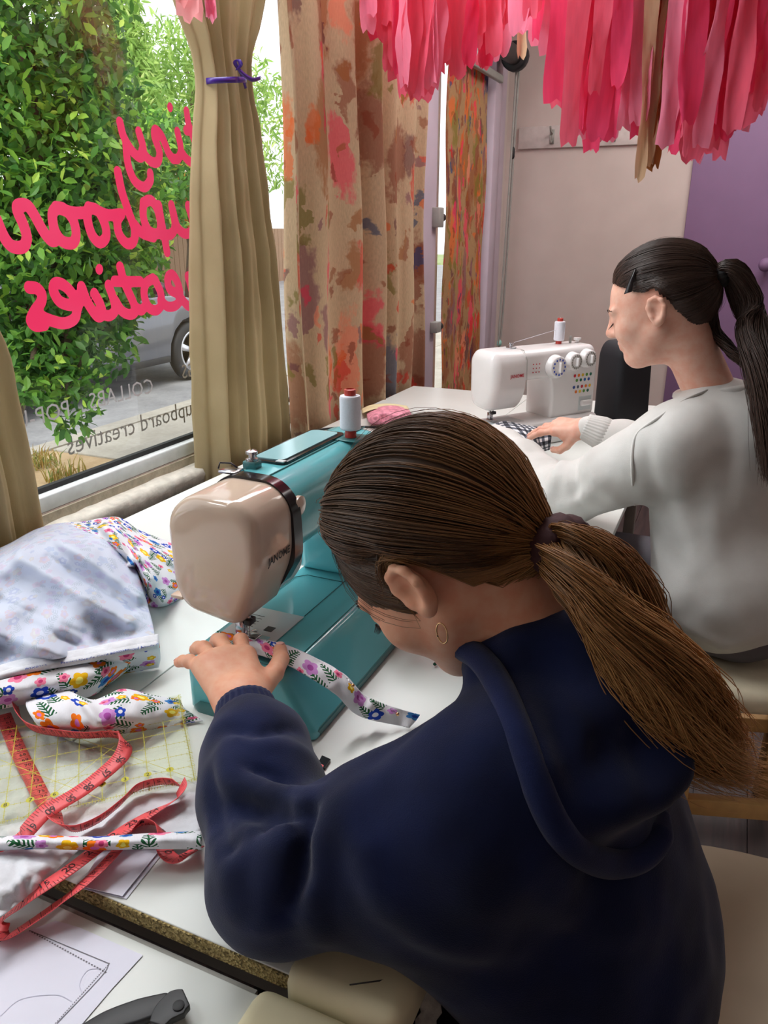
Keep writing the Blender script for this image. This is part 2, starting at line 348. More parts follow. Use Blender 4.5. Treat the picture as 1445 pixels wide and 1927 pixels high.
M = dict(
    wall=plain('lilac_white_wall_paint', srgb(204, 190, 184), .85, .03, 6), lavender=plain('lavender_trim_paint', srgb(186, 170, 182), .6, .04, 8), purple=plain('purple_door_paint', srgb(130, 100, 136), .6, .03, 5),
    ceil=plain('ceiling_paint', srgb(225, 220, 215), .9), white_frame=plain('white_window_frame', srgb(225, 232, 232), .35), black_rubber=plain('black_rubber', srgb(24, 24, 26), .6),
    plaster=plain('rough_sill_plaster', srgb(186, 176, 156), .95, .12, 40, .5), glass=m_glass('window_glass'), letter_pink=None, letter_grey=plain('frosted_vinyl', srgb(205, 204, 208), .6), letter_thin=plain('thin_grey_vinyl', srgb(150, 148, 142), .6),
    curtain=m_curtain(), paintcloth=m_paint('paint_splashed_curtain_cloth', srgb(200, 178, 148), .46), paintpanel=m_paint('paint_covered_door_cloth', srgb(176, 142, 104), .8, 1.2, .7), ribbon=plain('purple_satin_ribbon', srgb(62, 34, 130), .35),
    tabletop=plain('white_laminate', srgb(226, 230, 226), .38, .015, 8, spec=.4), creamedge=plain('cream_edge_padding', srgb(224, 214, 178), .6, .05, 14), steel=plain('grey_painted_steel', srgb(150, 148, 142), .5), chrome=plain('chrome', srgb(200, 200, 205), .18, metal=1),
    teal=plain('teal_plastic', srgb(108, 192, 200), .12, .01, spec=.55), teal_dark=plain('dark_teal_plastic', srgb(62, 120, 122), .22, .01), teal_clear=plain('pale_teal_lid', srgb(150, 196, 202), .12, .01), beige=plain('glossy_beige_plastic', srgb(206, 184, 166), .08, .01, spec=.6), black_gloss=plain('glossy_black_plastic', srgb(28, 24, 28), .15),
    mwhite=plain('glossy_white_plastic', srgb(232, 230, 230), .2, .01, spec=.5), plate=plain('pale_needle_plate', srgb(205, 214, 216), .25, .01), ink=plain('black_print', srgb(20, 18, 22), .6), red_ink=plain('red_print', srgb(190, 30, 50), .6), blue_ink=plain('blue_print', srgb(40, 80, 190), .7),
    thread=plain('white_thread', srgb(228, 230, 240), .85, .03, 400), red_plastic=plain('red_plastic_core', srgb(190, 60, 50), .4), navy=m_knit('navy_sweatshirt_knit', srgb(12, 18, 44), srgb(20, 29, 66)), navy_rib=m_knit('navy_rib_knit', srgb(15, 22, 54), srgb(24, 34, 76)), white_knit=m_knit('white_sweatshirt_knit', srgb(204, 202, 198), srgb(218, 217, 214), 900, .05), black_cloth=m_knit('black_trouser_cloth', srgb(14, 14, 17), srgb(22, 22, 26)),
    skin_n=m_skin('light_skin', srgb(226, 172, 142)), skin_f=m_skin('pale_skin', srgb(230, 184, 164)), nail=plain('nail', srgb(232, 178, 168), .3), lip=plain('lip', srgb(196, 112, 108), .4), dark_lash=plain('dark_lash', srgb(30, 20, 18), .6), eyewhite=plain('eye_white', srgb(225, 220, 216), .2), iris=plain('brown_iris', srgb(70, 44, 28), .2),
    hair_n=m_hair('brown_hair', srgb(46, 31, 22), srgb(82, 55, 35), srgb(200, 146, 90), srgb(112, 78, 48)), hair_f=m_hair('dark_brown_hair', srgb(48, 34, 30), srgb(54, 38, 32), srgb(64, 44, 34), srgb(76, 54, 44)), hairtie=plain('maroon_hair_tie', srgb(58, 22, 26), .8, bump=.4), blacktie=plain('black_hair_tie', srgb(16, 16, 18), .8, bump=.4), gold=plain('gold_ring', srgb(220, 176, 130), .2, metal=1),
    floral=m_floral('floral_corduroy'), floral_back=m_floral('floral_reverse_side', .86), paper=plain('white_paper', srgb(226, 226, 240), .8, .01), ruler_clear=m_glass('clear_acrylic', (.97, .98, .93, 1), .1), yellow_ink=plain('yellow_green_print', srgb(198, 192, 52), .6), tape=plain('coral_tape_measure', srgb(242, 92, 96), .45, .03), whitecloth=plain('white_brushed_cloth', srgb(218, 220, 226), .95, .06, 60, .3),
    wood=plain('pale_pine', srgb(206, 164, 104), .5, .1, 20), seatcloth=plain('cream_vinyl', srgb(222, 212, 186), .5), plank=None, black_bag=plain('black_case_cloth', srgb(26, 27, 34), .7), blackplastic=plain('matt_black_plastic', srgb(26, 27, 30), .5, .03, 200), checks=None, brass=plain('brass', srgb(170, 120, 60), .35, metal=1), darkmetal=plain('dark_metal', srgb(60, 56, 56), .4, metal=.6), dropcloth=plain('beige_drop_cloth', srgb(196, 180, 158), .95, .06, 5))
def m_vinyl():
    n = NT('pink_vinyl'); t = n.noise(n.coord(), 3, 2); thin_cloth(n, n.ramp(t.outputs[0], [(.3, srgb(252, 62, 110)), (.7, srgb(255, 88, 130))]), trans=.5); return n.m
M['letter_pink'] = m_vinyl()
M['hair_tail'] = m_hair('golden_brown_hair', srgb(60, 40, 27), srgb(126, 86, 50), srgb(222, 170, 108), srgb(170, 118, 66))
def m_planks():
    n = NT('dark_floor_boards'); c = n.coord(); g = n.noise(n.mapping(c, (22, 1.2, 22)), 3, 5); r = n.n('ShaderNodeObjectInfo'); col = n.ramp(g.outputs[0], [(.3, srgb(40, 28, 28)), (.7, srgb(74, 54, 50))])
    n.p(color=n.mix(n.math('MULTIPLY', r.outputs['Random'], .4), col, srgb(52, 40, 42)), rough=.5); n.bump(g.outputs[0], .15); return n.m
M['plank'] = m_planks()
def m_checks():
    n = NT('black_white_check_cloth'); uv = n.coord('UV'); s = n.n('ShaderNodeSeparateXYZ', {0: n.mapping(uv, (34, 34, 1))}); a = n.math('GREATER_THAN', n.math('FRACT', s.outputs[0]), .5); b = n.math('GREATER_THAN', n.math('FRACT', s.outputs[1]), .5)
    n.p(color=n.ramp(n.math('MULTIPLY', n.math('ADD', a, b), .5), [(0, srgb(225, 225, 228)), (.33, srgb(92, 96, 108)), (.7, srgb(26, 28, 36))], 'CONSTANT'), rough=.9); return n.m
M['checks'] = m_checks()
def m_chip():
    n = NT('raw_chipboard_edge'); c = n.coord(); v = n.n('ShaderNodeTexVoronoi', {'Vector': c, 'Scale': 420.}); n.p(color=n.ramp(v.outputs['Color'], [(.15, srgb(84, 70, 36)), (.45, srgb(150, 130, 80)), (.8, srgb(186, 166, 112))]), rough=.95); n.bump(v.outputs['Distance'], .8, .003); return n.m
M['chip'] = m_chip()
def m_leaf(name, cols):
    n = NT(name); u = n.n('ShaderNodeSeparateXYZ', {0: n.coord('UV')}); col = n.ramp(u.outputs[0], cols); n.p(color=col, rough=.45, spec=.4)
    t = n.n('ShaderNodeBsdfTranslucent', {'Color': col}); m = n.n('ShaderNodeMixShader', {0: .45}); n.t.links.new(n.b.outputs[0], m.inputs[1]); n.t.links.new(t.outputs[0], m.inputs[2]); n.t.links.new(m.outputs[0], n.out.inputs[0]); return n.m
M['leaf_dark'] = m_leaf('hedge_leaf', [(0, srgb(52, 100, 42)), (.5, srgb(96, 150, 62)), (.82, srgb(150, 200, 76)), (1, srgb(205, 232, 104))])
M['leaf_light'] = m_leaf('willow_leaf', [(0, srgb(120, 160, 74)), (.6, srgb(172, 206, 108)), (1, srgb(218, 234, 150))])
M['leaf_orange'] = m_leaf('autumn_leaf', [(0, srgb(190, 130, 50)), (.6, srgb(228, 178, 80)), (1, srgb(190, 190, 90))])
def m_tissue(name, c):
    n = NT(name); f = n.noise(n.mapping(n.coord('UV'), (60, 8, 1)), 1, 3); col = n.ramp(f.outputs[0], [(.3, tuple(x*.86 for x in c[:3]) + (1,)), (.7, c)]); thin_cloth(n, col, trans=.5); return n.m
M['t1'] = m_tissue('hot_pink_tissue', srgb(252, 92, 138)); M['t2'] = m_tissue('coral_pink_tissue', srgb(254, 124, 152)); M['t3'] = m_tissue('light_pink_tissue', srgb(255, 160, 190)); M['t4'] = m_tissue('cream_tissue', srgb(226, 196, 160)); M['t5'] = m_tissue('gold_brown_tissue', srgb(172, 116, 66)); M['t6'] = m_tissue('pale_pink_tissue', srgb(246, 176, 178))
# ---------------------------------------------------------------- the room
XW = -1.36; YB = 4.8; XR = 3.0; YF = -1.6; ZC = 2.9
def S(o): o['kind'] = 'structure'; return o
floor = S(empty('floor', (0, 0, 0)))
box('subfloor', (XW, YF, -.06), (XR, YB, -.013), M['darkmetal'], floor)
pw = .13; i = 0; x = XW
while x < XR:
    box('plank', (x + .001, YF, -.013), (min(x + pw - .001, XR), YB, 0), M['plank'], floor); x += pw
S(box('ceiling', (XW - .15, YF, ZC), (XR, YB, ZC + .1), M['ceil']))
S(box('wall_right', (XR, YF, 0), (XR + .1, YB, ZC), M['wall'])); S(box('wall_front', (XW - .15, YF - .1, 0), (XR + .1, YF, ZC), M['wall']))
wb = S(box('wall_back', (XW - .15, YB, 0), (XR + .1, YB + .12, ZC), M['wall']))
# window wall: parapet, piers and head joined as one wall
def boxd(lo, hi):
    x0, y0, z0 = lo; x1, y1, z1 = hi
    return np.array([(x0, y0, z0), (x1, y0, z0), (x1, y1, z0), (x0, y1, z0), (x0, y0, z1), (x1, y0, z1), (x1, y1, z1), (x0, y1, z1)], float), BOXF
v, f = merge([boxd((XW - .15, YF, 0), (XW, 3.2, .785)), boxd((XW - .15, YF, .785), (XW, -.35, ZC)), boxd((XW - .15, -.35, 2.72), (XW, 3.2, ZC)), boxd((XW - .15, 3.2, 0), (XW, 3.5, ZC)), boxd((XW - .15, 3.5, 2.35), (XW, 4.4, ZC)), boxd((XW - .15, 4.4, 0), (XW, YB, ZC))])
wl = S(mesh('wall_left', v, f, M['wall'], smooth=False))
box('plaster_patch', (XW, YF, .30), (XW + .006, 3.2, .782), M['plaster'], wl)
# rough mortar ledge under the window
n = 90; y = np.linspace(.0, 3.2, n); prof = [(0, -.07), (.046, -.065), (.052, -.02), (.049, -.004), (.03, .0), (0, .002)]; vv = []
for k, yy in enumerate(y):
    for j, (a, b) in enumerate(prof):
        w = vnoise([[yy*9, j*.7, 0]], 1, 3)[0]*.008 + vnoise([[yy*31, j, 5]], 1, 4)[0]*.004; vv.append((XW + max(a + (w if a else 0), 0), yy, .757 + b + w*.5))
mesh('mortar_ledge', vv, grid_faces(n, len(prof)), plain('whitewashed_mortar', srgb(214, 210, 198), .95, .1, 40, .4), wl)
# shop window
win = S(empty('window_1', (XW - .04, 1.4, .79)))
box('window_frame', (XW - .07, -.35, .785), (XW + .0, 3.2, .822), M['white_frame'], win, .004)
box('window_frame', (XW - .07, -.35, 2.68), (XW + .0, 3.2, 2.72), M['white_frame'], win, .004)
box('window_frame', (XW - .07, -.35, .822), (XW, -.31, 2.68), M['white_frame'], win, .004); box('window_frame', (XW - .07, 3.16, .822), (XW, 3.2, 2.68), M['white_frame'], win, .004)
box('rubber_gasket', (XW - .036, -.31, .822), (XW - .022, 3.16, .834), M['black_rubber'], win)
XG = XW - .045
pane = box('window_pane', (XG - .004, -.31, .822), (XG, 3.16, 2.68), M['glass'], win)
# lettering on the inside of the glass (seen mirrored from the room)
def stroke(P2, w):
    """flat round-capped stroke on the glass plane through (y,z) points"""
    p = spline(P2, max(10, len(P2)*8)); t = np.gradient(p, axis=0); t /= np.linalg.norm(t, axis=1)[:, None] + 1e-9; nn = np.stack([-t[:, 1], t[:, 0]], 1)
    a = np.linspace(math.pi/2, -math.pi/2, 9)[1:-1]; e = p[-1] + w*(np.cos(a)[:, None]*t[-1] + np.sin(a)[:, None]*nn[-1]); s = p[0] + w*(-np.cos(a)[:, None]*t[0] - np.sin(a)[:, None]*nn[0])
    vs = np.vstack([p + w*nn, p - w*nn, e, s]); K = len(p); f = [(i, i + K, i + K + 1, i + 1) for i in range(K - 1)]
    f.append((K - 1, *range(2*K, 2*K + 7), 2*K - 1)); f.append((K, *range(2*K + 7, 2*K + 14), 0)); return vs, f
def lettering(name, strokes, oy, w, mat, g=.0035):
    """strokes united into one flat vinyl shape on the glass"""
    L_ = []
    for s in strokes:
        q = np.array([onx(a/2.779, oy + b/2.779, XG)[1:] for a, b in s]); L_.append((spline(q, max(12, len(q)*8)), w) if len(q) > 1 else (np.array([q[0], q[0] + [.002, .002]]), w*.85))
    al = np.concatenate([l for l, _ in L_]); lo = al.min(0) - 2*w; n = np.ceil((al.max(0) + 2*w - lo)/g).astype(int); ay, az = lo[0] + g*np.arange(n[0]), lo[1] + g*np.arange(n[1]); P = np.stack(np.meshgrid(ay, az, indexing='ij'), -1); D = np.full(tuple(n), 9.)
    for l, ww in L_:
        i0 = np.maximum(((l.min(0) - 2.5*ww - lo)/g).astype(int), 0); i1 = ((l.max(0) + 2.5*ww - lo)/g).astype(int) + 2; sl = (slice(i0[0], i1[0]), slice(i0[1], i1[1])); p = P[sl]
        for a, b in zip(l[:-1], l[1:]): ab = b - a; t = np.clip(((p - a) @ ab)/(ab @ ab + 1e-12), 0, 1); D[sl] = np.minimum(D[sl], np.linalg.norm(p - a - t[..., None]*ab, axis=-1) - ww)
    f = grid_faces(*n); f = f[D.ravel()[f].mean(1) < 0]; used, inv = np.unique(f, return_inverse=True); f = inv.reshape(f.shape); q = P.reshape(-1, 2)[used]; d = D.ravel()[used]; gy, gz = np.gradient(D, g); gr = np.stack([gy, gz], -1).reshape(-1, 2)[used]
    cnt = np.bincount(f.ravel(), minlength=len(used)); e = cnt < 4; q[e] -= gr[e]*d[e][:, None]; return mesh(name, np.hstack([np.full((len(q), 1), XG + .0012), q]), f, mat, pane, smooth=False)
tiny = [[(625, 640), (645, 715), (690, 790), (732, 822), (748, 780), (724, 690)], [(655, 740), (668, 860), (702, 945), (752, 978), (783, 945), (784, 908)], [(740, 790), (785, 842), (822, 846), (832, 795), (806, 715), (812, 680), (845, 715), (880, 800), (905, 832)], [(900, 830), (930, 828), (944, 780), (926, 690)], [(886, 563)], [(974, 584), (985, 650), (1020, 760), (1030, 825), (1010, 852), (975, 832), (944, 790)], [(972, 682), (1020, 686), (1075, 690)], [(1025, 850), (1060, 820), (1085, 800)]]
cup = [[(-20, 1150), (20, 1240), (62, 1288), (118, 1290), (138, 1245), (122, 1180), (90, 1105), (95, 1075), (140, 1075), (175, 1120), (225, 1210), (262, 1255), (285, 1258)], [(292, 1085), (272, 1125), (285, 1205), (325, 1262), (378, 1270), (396, 1225), (380, 1150), (335, 1095), (292, 1085)], [(300, 1086), (380, 1112), (455, 1112)], [(462, 1085), (455, 1140), (478, 1225), (518, 1268), (552, 1240), (548, 1180), (512, 1105), (462, 1085)], [(490, 1092), (560, 1124), (632, 1120)], [(614, 900), (635, 1000), (668, 1100), (702, 1200), (696, 1262), (660, 1272), (622, 1225), (612, 1160), (630, 1120)], [(702, 1175), (740, 1218), (800, 1240)], [(748, 1062), (748, 1135), (775, 1205), (822, 1222), (838, 1180), (818, 1090), (785, 1048), (748, 1062)], [(828, 1075), (850, 1200), (872, 1318)], [(838, 1225), (890, 1225), (912, 1180), (895, 1075)], [(902, 1100), (925, 1185), (965, 1222), (1002, 1205), (1002, 1150), (982, 1078)], [(992, 1110), (1025, 1175), (1085, 1190)], [(1085, 1010), (1048, 1040), (1050, 1100), (1085, 1130)]]
cre = [[(230, 448), (185, 452), (160, 425), (178, 380), (212, 330), (216, 290), (190, 258), (150, 252)], [(190, 390), (250, 420), (330, 440), (388, 415), (398, 360), (378, 290), (330, 240), (288, 232), (278, 270), (310, 325), (365, 345), (395, 335)], [(398, 380), (418, 310), (424, 250)], [(428, 258), (455, 330), (505, 402), (534, 392), (522, 340), (492, 285)], [(516, 160)], [(528, 390), (570, 400), (600, 370), (590, 310), (566, 242)], [(626, 146), (650, 230), (695, 330), (706, 375), (680, 394), (635, 375), (600, 320)], [(598, 220), (660, 222), (732, 222)], [(700, 350), (735, 372), (758, 350)], [(798, 206), (762, 232), (752, 290), (775, 355), (815, 372), (842, 340), (838, 280), (810, 215)], [(838, 320), (875, 352), (920, 345), (942, 305), (930, 235), (900, 186), (875, 205), (885, 260), (925, 285)], [(945, 310), (985, 350), (1008, 320), (995, 250), (980, 195)], [(990, 205), (1010, 165), (1035, 205), (1075, 270)], [(1090, 110), (1070, 140), (1085, 200)]]
lettering('pink_lettering', tiny, 0, .0125, M['letter_pink']); lettering('pink_lettering', cup, 0, .0135, M['letter_pink']); lettering('pink_lettering', cre, 450, .0135, M['letter_pink'])
def glass_text(name, s, p0, size, mat):
    """text reading from outside: starts at p0=(px,py) on the right and runs towards the left of the photo"""
    v, f = text_data(s, size); o = onx(*p0, XG + .0012); mesh(name, np.stack([np.full(len(v), XG + .0012), o[1] - v[:, 0], o[2] + v[:, 1]], 1), [q[::-1] for q in f], mat, pane, smooth=False)
glass_text('small_lettering', 'INGS', (393, 700), .056, M['letter_grey']); glass_text('small_lettering', 'COLLABS', (290, 738), .056, M['letter_grey']); glass_text('small_lettering', 'POP-U', (134, 782), .056, M['letter_grey'])
glass_text('thin_lettering', 'tiny cupboard creatives', (418, 762), .066, M['letter_thin'])
# shop door beyond the curtain
d1 = S(empty('door_1', (XW, 3.95, 0)))
box('door_post', (XW - .08, 3.36, 0), (XW + .05, 3.53, 2.45), M['lavender'], d1, .006); box('door_post', (XW - .08, 4.38, 0), (XW + .05, 4.5, 2.45), M['lavender'], d1, .006); box('door_head', (XW - .08, 3.36, 2.3), (XW + .05, 4.5, 2.45), M['lavender'], d1, .006)
box('door_stile', (XW - .05, 3.66, 0.02), (XW - .01, 3.72, 2.28), M['white_frame'], d1, .004); box('door_stile', (XW - .05, 4.30, .02), (XW - .01, 4.37, 2.28), M['white_frame'], d1, .004); box('kick_panel', (XW - .045, 3.72, .02), (XW - .015, 4.3, .5), M['lavender'], d1)
box('door_pane', (XW - .04, 3.53, .02), (XW - .034, 4.30, 2.28), M['glass'], d1)
for z, w in ((1.44, .085), (.955, .05)):
    lk = box('door_lock', (XW + .045, 3.475, z - w/2), (XW + .085, 3.535, z + w/2), M['steel'], d1, .004); lathe('latch_knob', [(.004, 0), (.016, .002), (.018, .02), (.01, .026)], M['darkmetal'], lk, 12, (0, 1, 0), (XW + .07, 3.535, z))
# purple door on the back wall with its knob
pd = S(empty('door_2', (.3, YB, 0))); box('door_leaf', (-.325, YB - .02, 0), (1.05, YB - .001, 2.6), M['purple'], pd, .003); lathe('door_knob', [(.012, 0), (.013, .03), (.03, .045), (.036, .062), (.028, .08), (.008, .088)], M['purple'], pd, 20, (0, -1, 0), (.105, YB - .02, 1.215))
S(box('baseboard_back', (XW, YB - .015, 0), (-.33, YB - .0005, .12), M['lavender']))
S(box('trim_1', (XW, 4.56, .0), (XW + .03, 4.66, ZC), M['lavender'], bev=.004))
# coat hook rail
hr = empty('hook_rail', (-.85, YB, 1.88), 'pale wooden coat hook rail on the back wall with metal hooks', 'hook rail')
box('rail_board', (-1.285, YB - .018, 1.825), (-.40, YB - .001, 1.94), plain('pale_rail_paint', srgb(206, 196, 192), .6), hr, .003)
for hx in (-1.09, -.75, -.44):
    v, f = merge([tube_data(spline([(hx, YB - .02, 1.90), (hx, YB - .055, 1.905), (hx, YB - .075, 1.93)], 8), .006, 6), tube_data(spline([(hx, YB - .02, 1.865), (hx, YB - .05, 1.85), (hx, YB - .062, 1.868), (hx, YB - .064, 1.885)], 10), .005, 6), boxd((hx - .012, YB - .022, 1.845), (hx + .012, YB - .018, 1.92))]); mesh('coat_hook', v, f, M['steel'], hr)
# painted cloth on the door, roller blind, pull chain
def hang_sheet(name, y0, y1, z0, z1, X, folds, amp, mat, parent=None, seed=1, lean=0, nu=120, nv=60, sharp=1.):
    s = np.linspace(0, 1, nu); h = np.linspace(0, 1, nv); A, B = np.meshgrid(s, h, indexing='ij'); zb = z0(A) if callable(z0) else z0
    ph = 2*math.pi*folds*(A + .02*np.sin(7*A + seed)) + .6*np.sin(2.2*B + A*9 + seed); am = amp*(.75 + .35*np.sin(11*A + seed*2))*(1 - .25*B); w = np.sin(ph); w = np.sign(w)*np.abs(w)**sharp
    X_ = X + am*w + .006*np.sin(13*B + 5*A) + lean*(1 - B); Y_ = y0 + (y1 - y0)*A + .25*am*np.cos(ph); Z_ = zb + (z1 - zb)*B
    uv = np.stack([A*(y1 - y0)*1.35, Z_], -1).reshape(-1, 2); o = mesh(name, np.stack([X_, Y_, Z_], -1).reshape(-1, 3), grid_faces(nu, nv), mat, parent, uv=uv); return o
dc = hang_sheet('painted_door_cloth', 3.66, 4.27, .42, 2.14, XW + .045, 1.5, .008, M['paintpanel'], seed=3); thick(dc, .003); tag(dc, 'narrow cloth panel covered in smeared paint hanging in the shop doorway', 'cloth panel')
rb = empty('roller_blind', (XW + .1, 4.3, 2.2), 'dark roller blind tube above the painted door cloth', 'roller blind')
lathe('blind_tube', [(.045, 0), (.045, .75)], M['darkmetal'], rb, 18, (0, 1, 0), (XW + .13, 3.68, 2.23)); lathe('end_cap', [(.06, 0), (.07, .01), (.07, .05), (.055, .06)], M['blackplastic'], rb, 18, (0, 1, 0), (XW + .13, 4.40, 2.23)); box('bottom_bar', (XW + .07, 3.7, 2.10), (XW + .095, 4.36, 2.135), M['steel'], rb, .005)
pc = empty('pull_chain', (XW + .13, 4.47, 2.2), 'thin beaded blind chain hanging beside the painted door cloth', 'chain')
tube('chain_loop', spline([(XW + .13, 4.47, 2.2), (XW + .125, 4.46, 1.6), (XW + .12, 4.44, 1.1), (XW + .12, 4.42, .80), (XW + .125, 4.435, .78), (XW + .13, 4.46, 1.1), (XW + .135, 4.50, 2.2)], 40), .006, M['steel'], pc, 6); lathe('chain_joiner', [(.005, 0), (.011, .01), (.011, .05), (.005, .06)], M['black_rubber'], pc, 8, None, (XW + .13, 4.48, 1.75)); lathe('end_bead', [(.004, 0), (.014, .01), (.014, .03), (.004, .04)], plain('pale_green_bead', srgb(150, 205, 195), .3), pc, 10, None, (XW + .122, 4.43, .75))
rod = empty('curtain_rod', (XW + .09, 1.6, 2.55), 'grey curtain rod above the shop window', 'curtain rod'); tube('rod_bar', [(XW + .09, -.4, 2.55), (XW + .09, 3.4, 2.55)], .014, M['steel'], rod, 10); [box('rod_bracket', (XW, yy - .012, 2.53), (XW + .1, yy + .012, 2.57), M['steel'], rod) for yy in (-.3, 1.55, 3.3)]
# painted curtain
pcur = hang_sheet('painted_curtain', 2.10, 3.24, .47, 2.54, XW + .09, 6, .06, M['paintcloth'], seed=1, nu=260, nv=50, sharp=.75); thick(pcur, .003); tag(pcur, 'long pleated cotton curtain splashed with paint between window and door', 'curtain')
# gathered beige curtains with ribbon ties
def gathered(name, rows, X, folds, label, seed, zt=2.54, zb=.5):
    """rows: (z, y0, y1, amp) from top to bottom"""
    rows = sorted(rows); zs = np.array([r[0] for r in rows]); nu, nv = 150, 70; s = np.linspace(-1, 1, nu); h = np.linspace(zb, zt, nv)
    y0 = np.interp(h, zs, [r[1] for r in rows]); y1 = np.interp(h, zs, [r[2] for r in rows]); am = np.interp(h, zs, [r[3] for r in rows])
    ker = np.ones(5)/5; sm = lambda a: np.convolve(np.pad(a, 2, 'edge'), ker, 'valid'); y0, y1, am = sm(y0), sm(y1), sm(am)
    A, B = np.meshgrid(s, np.arange(nv), indexing='ij'); ph = folds*math.pi*(A + .05*np.sin(5*A + seed)) + .25*np.sin(h*5)[B.astype(int)]
    w = np.sin(ph); w = np.sign(w)*np.abs(w)**.8; Y_ = (y0 + y1)[B]/2 + (y1 - y0)[B]/2*A; bulge = np.sqrt(np.clip(1 - A**2, 0, 1))
    X_ = X + am[B]*(w*.6 + .4*np.sin(2.7*ph + 1)*.5) + bulge*am[B]*1.2 + .004*vnoise(np.stack([Y_*30, h[B]*12], -1).reshape(-1, 2), 1, seed).reshape(Y_.shape)
    o = mesh(name, np.stack([X_, Y_, h[B]], -1).reshape(-1, 3), grid_faces(nu, nv), M['curtain'], uv=np.stack([Y_, h[B]], -1).reshape(-1, 2)); thick(o, .003); tag(o, label, 'curtain'); return o
def yx(x, y, X): p = onx(x, y, X); return p[1], p[2]
XC = XW + .055
rows = [(2.54, 1.45, 2.35, .03)]
for (a, b, yy, am) in [(345, 480, 0, .022), (372, 466, 70, .02), (399, 456, 138, .016), (394, 470, 180, .02), (386, 485, 330, .026), (386, 503, 500, .034), (388, 520, 700, .033), (394, 536, 890, .033)]:
    p, q = onx(a, yy, XC + .03), onx(b, yy, XC); rows.append(((p[2] + q[2])/2, p[1], q[1], am))
gathered('beige_curtain', rows, XC, 4.6, 'beige curtain gathered and tied with purple ribbon beside the window lettering', 2)
p = onx(399, 142, XC + .03); q = onx(460, 134, XC + .03); zt = 1.765
rib = empty('ribbon_tie', (XC, (p[1] + q[1])/2, p[2]), 'purple satin ribbon tied in a bow round the gathered beige curtain', 'ribbon')
def ribbon_strip(name, pts, w, wd, mat, parent, n=40, th=.0006):
    c = spline(pts, n); wd = np.asarray(wd, float); v = np.stack([c + wd*w/2, c - wd*w/2], 1).reshape(-1, 3); return thick(mesh(name, v, grid_faces(n, 2), mat, parent), th)
cy = (p[1] + q[1])/2; hw = (q[1] - p[1])/2 + .004
th_ = np.linspace(0, 2*math.pi, 16); ribbon_strip('ribbon_band', [(XC + .022 + .034*math.cos(a), cy + hw*math.sin(a), p[2] + .012*math.sin(a)) for a in th_], .014, (0, 0, 1), M['ribbon'], rib)
k0 = onx(450, 132, XC + .06); L = lambda x, y, X=XC + .06: onx(x, y, X)
ribbon_strip('bow_loop', [k0, L(442, 118), L(448, 112, XC + .075), L(453, 122, XC + .08), L(446, 132)], .012, (1, 0, 0), M['ribbon'], rib, 24); ribbon_strip('ribbon_tail', [k0, L(462, 143), L(476, 150), L(490, 147)], .010, (.3, 0, 1), M['ribbon'], rib, 16); ribbon_strip('ribbon_tail', [k0, L(462, 165, XC + .03), L(472, 220, XC + .01), L(480, 300, XC)], .010, (.4, .7, 0), M['ribbon'], rib, 20)
XL = XW + .06; rows = [(2.54, -.15, .75, .03), (1.75, .62, .8, .02)]
for (b, yy) in [(0, 640), (30, 800), (52, 900), (72, 1010)]: q = onx(b, yy, XL); rows.append((q[2], q[1] - .38, q[1], .03))
rows.append((.5, rows[-1][1], rows[-1][2] + .01, .03)); gathered('beige_curtain', rows, XL, 5., 'beige curtain edge at the left side of the window behind the fabric pile', 5)
# ---------------------------------------------------------------- the street outside
GZ = -.12; RZ = -.27
def m_ground(name, a, b, sc, bump=.3):
    n = NT(name); c = n.coord(); t = n.noise(c, sc, 6, .6); t2 = n.noise(c, sc*14, 3); n.p(color=n.ramp(n.math('MULTIPLY_ADD', t2.outputs[0], .3, n.math('MULTIPLY', t.outputs[0], .7)), [(.35, a), (.65, b)]), rough=.95); n.bump(t2.outputs[0], bump, .01); return n.m
pave = S(empty('pavement', (-3, 6, GZ))); mc = m_ground('concrete_paving', srgb(146, 140, 128), srgb(172, 166, 154), 2)
xs = [XW - .15, -2.6, -3.75, -4.45]; ys = np.arange(-2, 26, 1.5)
for i in range(2):
    for yy in ys: box('paving_slab', (xs[i + 1] + .006, yy + .006, GZ - .08), (xs[i] - .006, yy + 1.494, GZ), mc, pave, .004)
for yy in ys:
    if not 2.2 < yy < 4.0: box('paving_slab', (-4.45 + .006, yy + .006, GZ - .08), (-3.76, yy + 1.494, GZ), mc, pave, .004)
S(box('paving_joint_bed', (-4.5, -2, GZ - .3), (XW - .15, 25, GZ - .012), m_ground('dirt_bed', srgb(150, 124, 88), srgb(176, 152, 116), 3)))
S(box('kerb', (-4.62, -2, RZ), (-4.46, 25, GZ + .005), mc)); S(box('road', (-16, -4, RZ - .1), (-4.5, 40, RZ), m_ground('asphalt', srgb(120, 120, 122), srgb(150, 150, 150), 3)))
S(box('far_ground', (-60, -20, RZ - .3), (-15.9, 60, RZ - .02), m_ground('far_verge', srgb(110, 130, 80), srgb(150, 160, 110), 1)))
